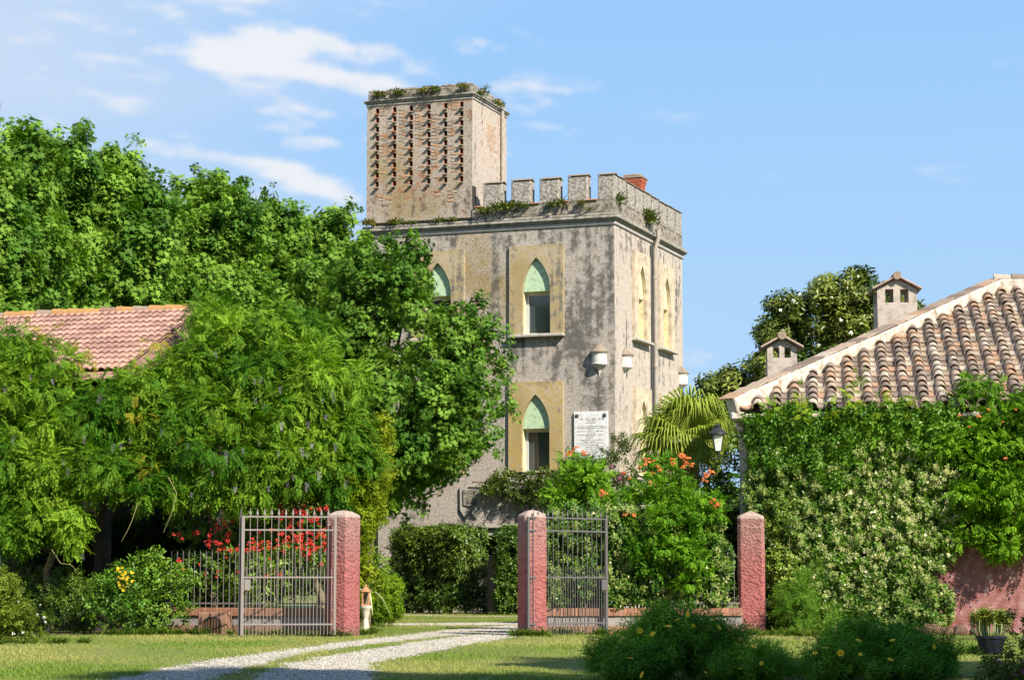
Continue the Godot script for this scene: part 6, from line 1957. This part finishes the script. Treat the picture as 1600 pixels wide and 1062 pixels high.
	var td := noise_tex(0.03, [[0.0, lin(0.35, 0.33, 0.3)], [0.4, lin(0.72, 0.7, 0.68)], [0.62, lin(0.95, 0.95, 0.95)], [1.0, lin(1, 1, 1)]], 16, 512, 5)
	M.tile_a = tri_tex(mat(lin(0.32, 0.25, 0.195), 0.95), td, 1.4, M.tex_rough, 0.6)
	M.tile_b = tri_tex(mat(lin(0.40, 0.315, 0.24), 0.95), td, 1.4, M.tex_rough, 0.6)
	M.tile_c = tri_tex(mat(lin(0.26, 0.21, 0.175), 0.95), td, 1.4, M.tex_rough, 0.6)
	M.tile_d = tri_tex(mat(lin(0.46, 0.40, 0.33), 0.95), td, 1.4, M.tex_rough, 0.6)
	M.tile_e = tri_tex(mat(lin(0.21, 0.165, 0.135), 0.95), td, 1.4, M.tex_rough, 0.6)
	M.tile_f = tri_tex(mat(lin(0.40, 0.26, 0.175), 0.95), td, 1.4, M.tex_rough, 0.6)
	M.cap_tile = tri_tex(mat(lin(0.42, 0.33, 0.27), 0.95), td, 1.4, M.tex_rough, 0.5)
	M.pantile_a = tri_tex(mat(lin(0.36, 0.215, 0.175), 0.9), td, 0.6)
	M.pantile_b = tri_tex(mat(lin(0.42, 0.255, 0.205), 0.9), td, 0.6)
	M.pantile_c = tri_tex(mat(lin(0.30, 0.18, 0.15), 0.9), td, 0.6)
	M.ridge_tile = tri_tex(mat(lin(0.3, 0.17, 0.13), 0.9), td, 1.5)
	M.lichen = tri_tex(mat(WHITE, 0.95), noise_tex(0.025, [[0.0, lin(0.26, 0.15, 0.11)], [0.42, lin(0.32, 0.18, 0.10)], [0.55, lin(0.42, 0.23, 0.05)], [1.0, lin(0.46, 0.27, 0.06)]], 18, 512, 4), 1.0)
	M.white_paint = mat(lin(0.75, 0.75, 0.73), 0.6)
	# gate
	var rgh := noise_tex(0.022, [], 19, 1024, 6)
	M.post = tri_tex(mat(WHITE, 0.95, true), noise_tex(0.02, [[0.0, lin(0.55, 0.5, 0.5)], [0.5, lin(0.85, 0.84, 0.84)], [1.0, lin(1, 1, 1)]], 20, 512, 6), 0.6, rgh, 3.4)
	M.post_cap = tri_tex(mat(lin(0.44, 0.34, 0.30), 0.95), blotch, 1.5, rgh, 2.0)
	M.grey_paint = mat(lin(0.215, 0.19, 0.18), 0.6)
	M.railing = mat(lin(0.13, 0.12, 0.115), 0.6)  # darker grey: the shade on the railing is put into its paint
	M.unlit_paint = mat(lin(0.105, 0.1, 0.105), 0.5)  # gate grey darkened: the right leaf's lack of sun put into the colour
	M.rust = mat(lin(0.16, 0.07, 0.035), 0.8)
	M.black_iron = mat(lin(0.025, 0.026, 0.03), 0.45)
	M.grey_render = tri_tex(mat(lin(0.30, 0.28, 0.27), 0.95), blotch, 0.6, M.tex_rough, 1.2)
	M.plinth = tri_tex(mat(lin(0.32, 0.18, 0.13), 0.95), blotch, 1.0, M.tex_rough, 1.0)
	M.stone_white = tri_tex(mat(lin(0.62, 0.58, 0.5), 0.9), blotch, 1.5)
	M.blue_pot = mat(lin(0.012, 0.014, 0.03), 0.35)
	M.rock = tri_tex(mat(lin(0.16, 0.1, 0.07), 0.95), blotch, 1.5, M.tex_rough, 1.5)
	# ground
	M.lawn = tri_tex(mat(lin(0.95, 0.95, 0.95), 1.0), noise_tex(0.02, [[0.0, lin(0.09, 0.09, 0.03)], [0.5, lin(0.14, 0.17, 0.04)], [1.0, lin(0.25, 0.23, 0.1)]], 22, 1024, 6), 0.25, M.tex_rough, 2.0)
	M.gravel = tri_tex(mat(lin(0.95, 0.95, 0.95), 1.0), noise_tex(0.06, [[0.0, lin(0.3, 0.265, 0.2)], [0.5, lin(0.50, 0.465, 0.40)], [1.0, lin(0.6, 0.57, 0.5)]], 23, 1024, 5), 0.6, M.tex_rough, 2.5)
	M.gravel_stone = mat(WHITE, 0.95, true)
	M.soil = tri_tex(mat(lin(0.1, 0.075, 0.05), 1.0), blotch, 0.8, M.tex_rough, 3.0)
	# leaves and petals
	M.leaf_plane = leaf_mat(0.85, 0.5)
	M.leaf_soft = leaf_mat(0.88, 0.55)
	M.leaf_gloss = leaf_mat(0.65, 0.36)
	M.leaf_gloss.metallic_specular = 0.4
	M.grass = leaf_mat(0.6, 0.6)
	M.weed = mat(lin(0.14, 0.19, 0.03), 0.7)
	M.weed_yellow = mat(lin(0.22, 0.22, 0.04), 0.7)
	M.palm = leaf_mat(0.85, 0.6)
	M.palm.albedo_color = lin(0.27, 0.34, 0.05)
	M.palm_dead = mat(lin(0.3, 0.22, 0.1), 0.9)
	M.palm_trunk = tri_tex(mat(lin(0.2, 0.15, 0.1), 0.95), blotch, 1.5, M.tex_rough, 2.0)
	M.agave = mat(lin(0.34, 0.38, 0.2), 0.6)
	M.tendril = mat(lin(0.3, 0.27, 0.12), 0.8)
	M.succulent = mat(lin(0.26, 0.3, 0.14), 0.7)
	M.hedge_core = mat(lin(0.02, 0.028, 0.01), 1.0)  # near-black fill of the core added inside the hedges
	for q in [["petal_cream", Color(0.95, 0.95, 0.85)], ["petal_purple", Color(0.78, 0.64, 0.8)], ["petal_red", Color(0.62, 0.06, 0.05)], ["petal_yellow", Color(0.82, 0.58, 0.03)], ["petal_white", Color(0.8, 0.8, 0.74)], ["petal_orange", Color(0.66, 0.2, 0.06)], ["petal_magenta", Color(0.36, 0.06, 0.22)]]:
		var m := leaf_mat(0.5, 0.6)
		m.albedo_color = (q[1] as Color).linear_to_srgb()
		M[q[0]] = m

func _ready() -> void:
	var cam := Camera3D.new()
	cam.name = "camera"
	cam.position = EYE
	cam.rotation.x = PITCH
	cam.fov = rad_to_deg(2.0 * atan(531.0 / F))
	cam.near = 0.1
	cam.far = 1500.0
	add_child(cam)
	var env := Environment.new()
	env.background_mode = Environment.BG_SKY
	env.tonemap_mode = Environment.TONE_MAPPER_LINEAR
	env.tonemap_exposure = 2.0
	env.background_energy_multiplier = 0.5
	env.sdfgi_enabled = true
	env.ssao_enabled = true
	env.ssil_enabled = true
	var pano := PanoramaSkyMaterial.new()
	pano.panorama = make_sky()
	env.sky = Sky.new()
	env.sky.sky_material = pano
	var we := WorldEnvironment.new()
	we.name = "environment"
	we.environment = env
	add_child(we)
	var sun := DirectionalLight3D.new()
	sun.name = "sun"
	var az := deg_to_rad(37)
	var el := deg_to_rad(40)
	sun.basis = Basis.looking_at(-Vector3(sin(az) * cos(el), sin(el), cos(az) * cos(el)))
	sun.light_energy = 1.6
	sun.light_color = Color(1.0, 0.955, 0.88)
	sun.light_angular_distance = 0.5
	sun.shadow_enabled = true
	sun.sky_mode = DirectionalLight3D.SKY_MODE_LIGHT_ONLY
	add_child(sun)
	nz.seed = 2
	nz.frequency = 0.12
	nz.fractal_octaves = 3
	make_materials()
	make_leaf_meshes()
	build_ground()
	build_tower()
	build_right_house()
	build_left_house()
	build_gates()
	build_lamp()
	build_pot()
	build_trees()
	build_wisteria()
	build_hedges()
	build_right_plants()
	build_palm()
	build_foreground()
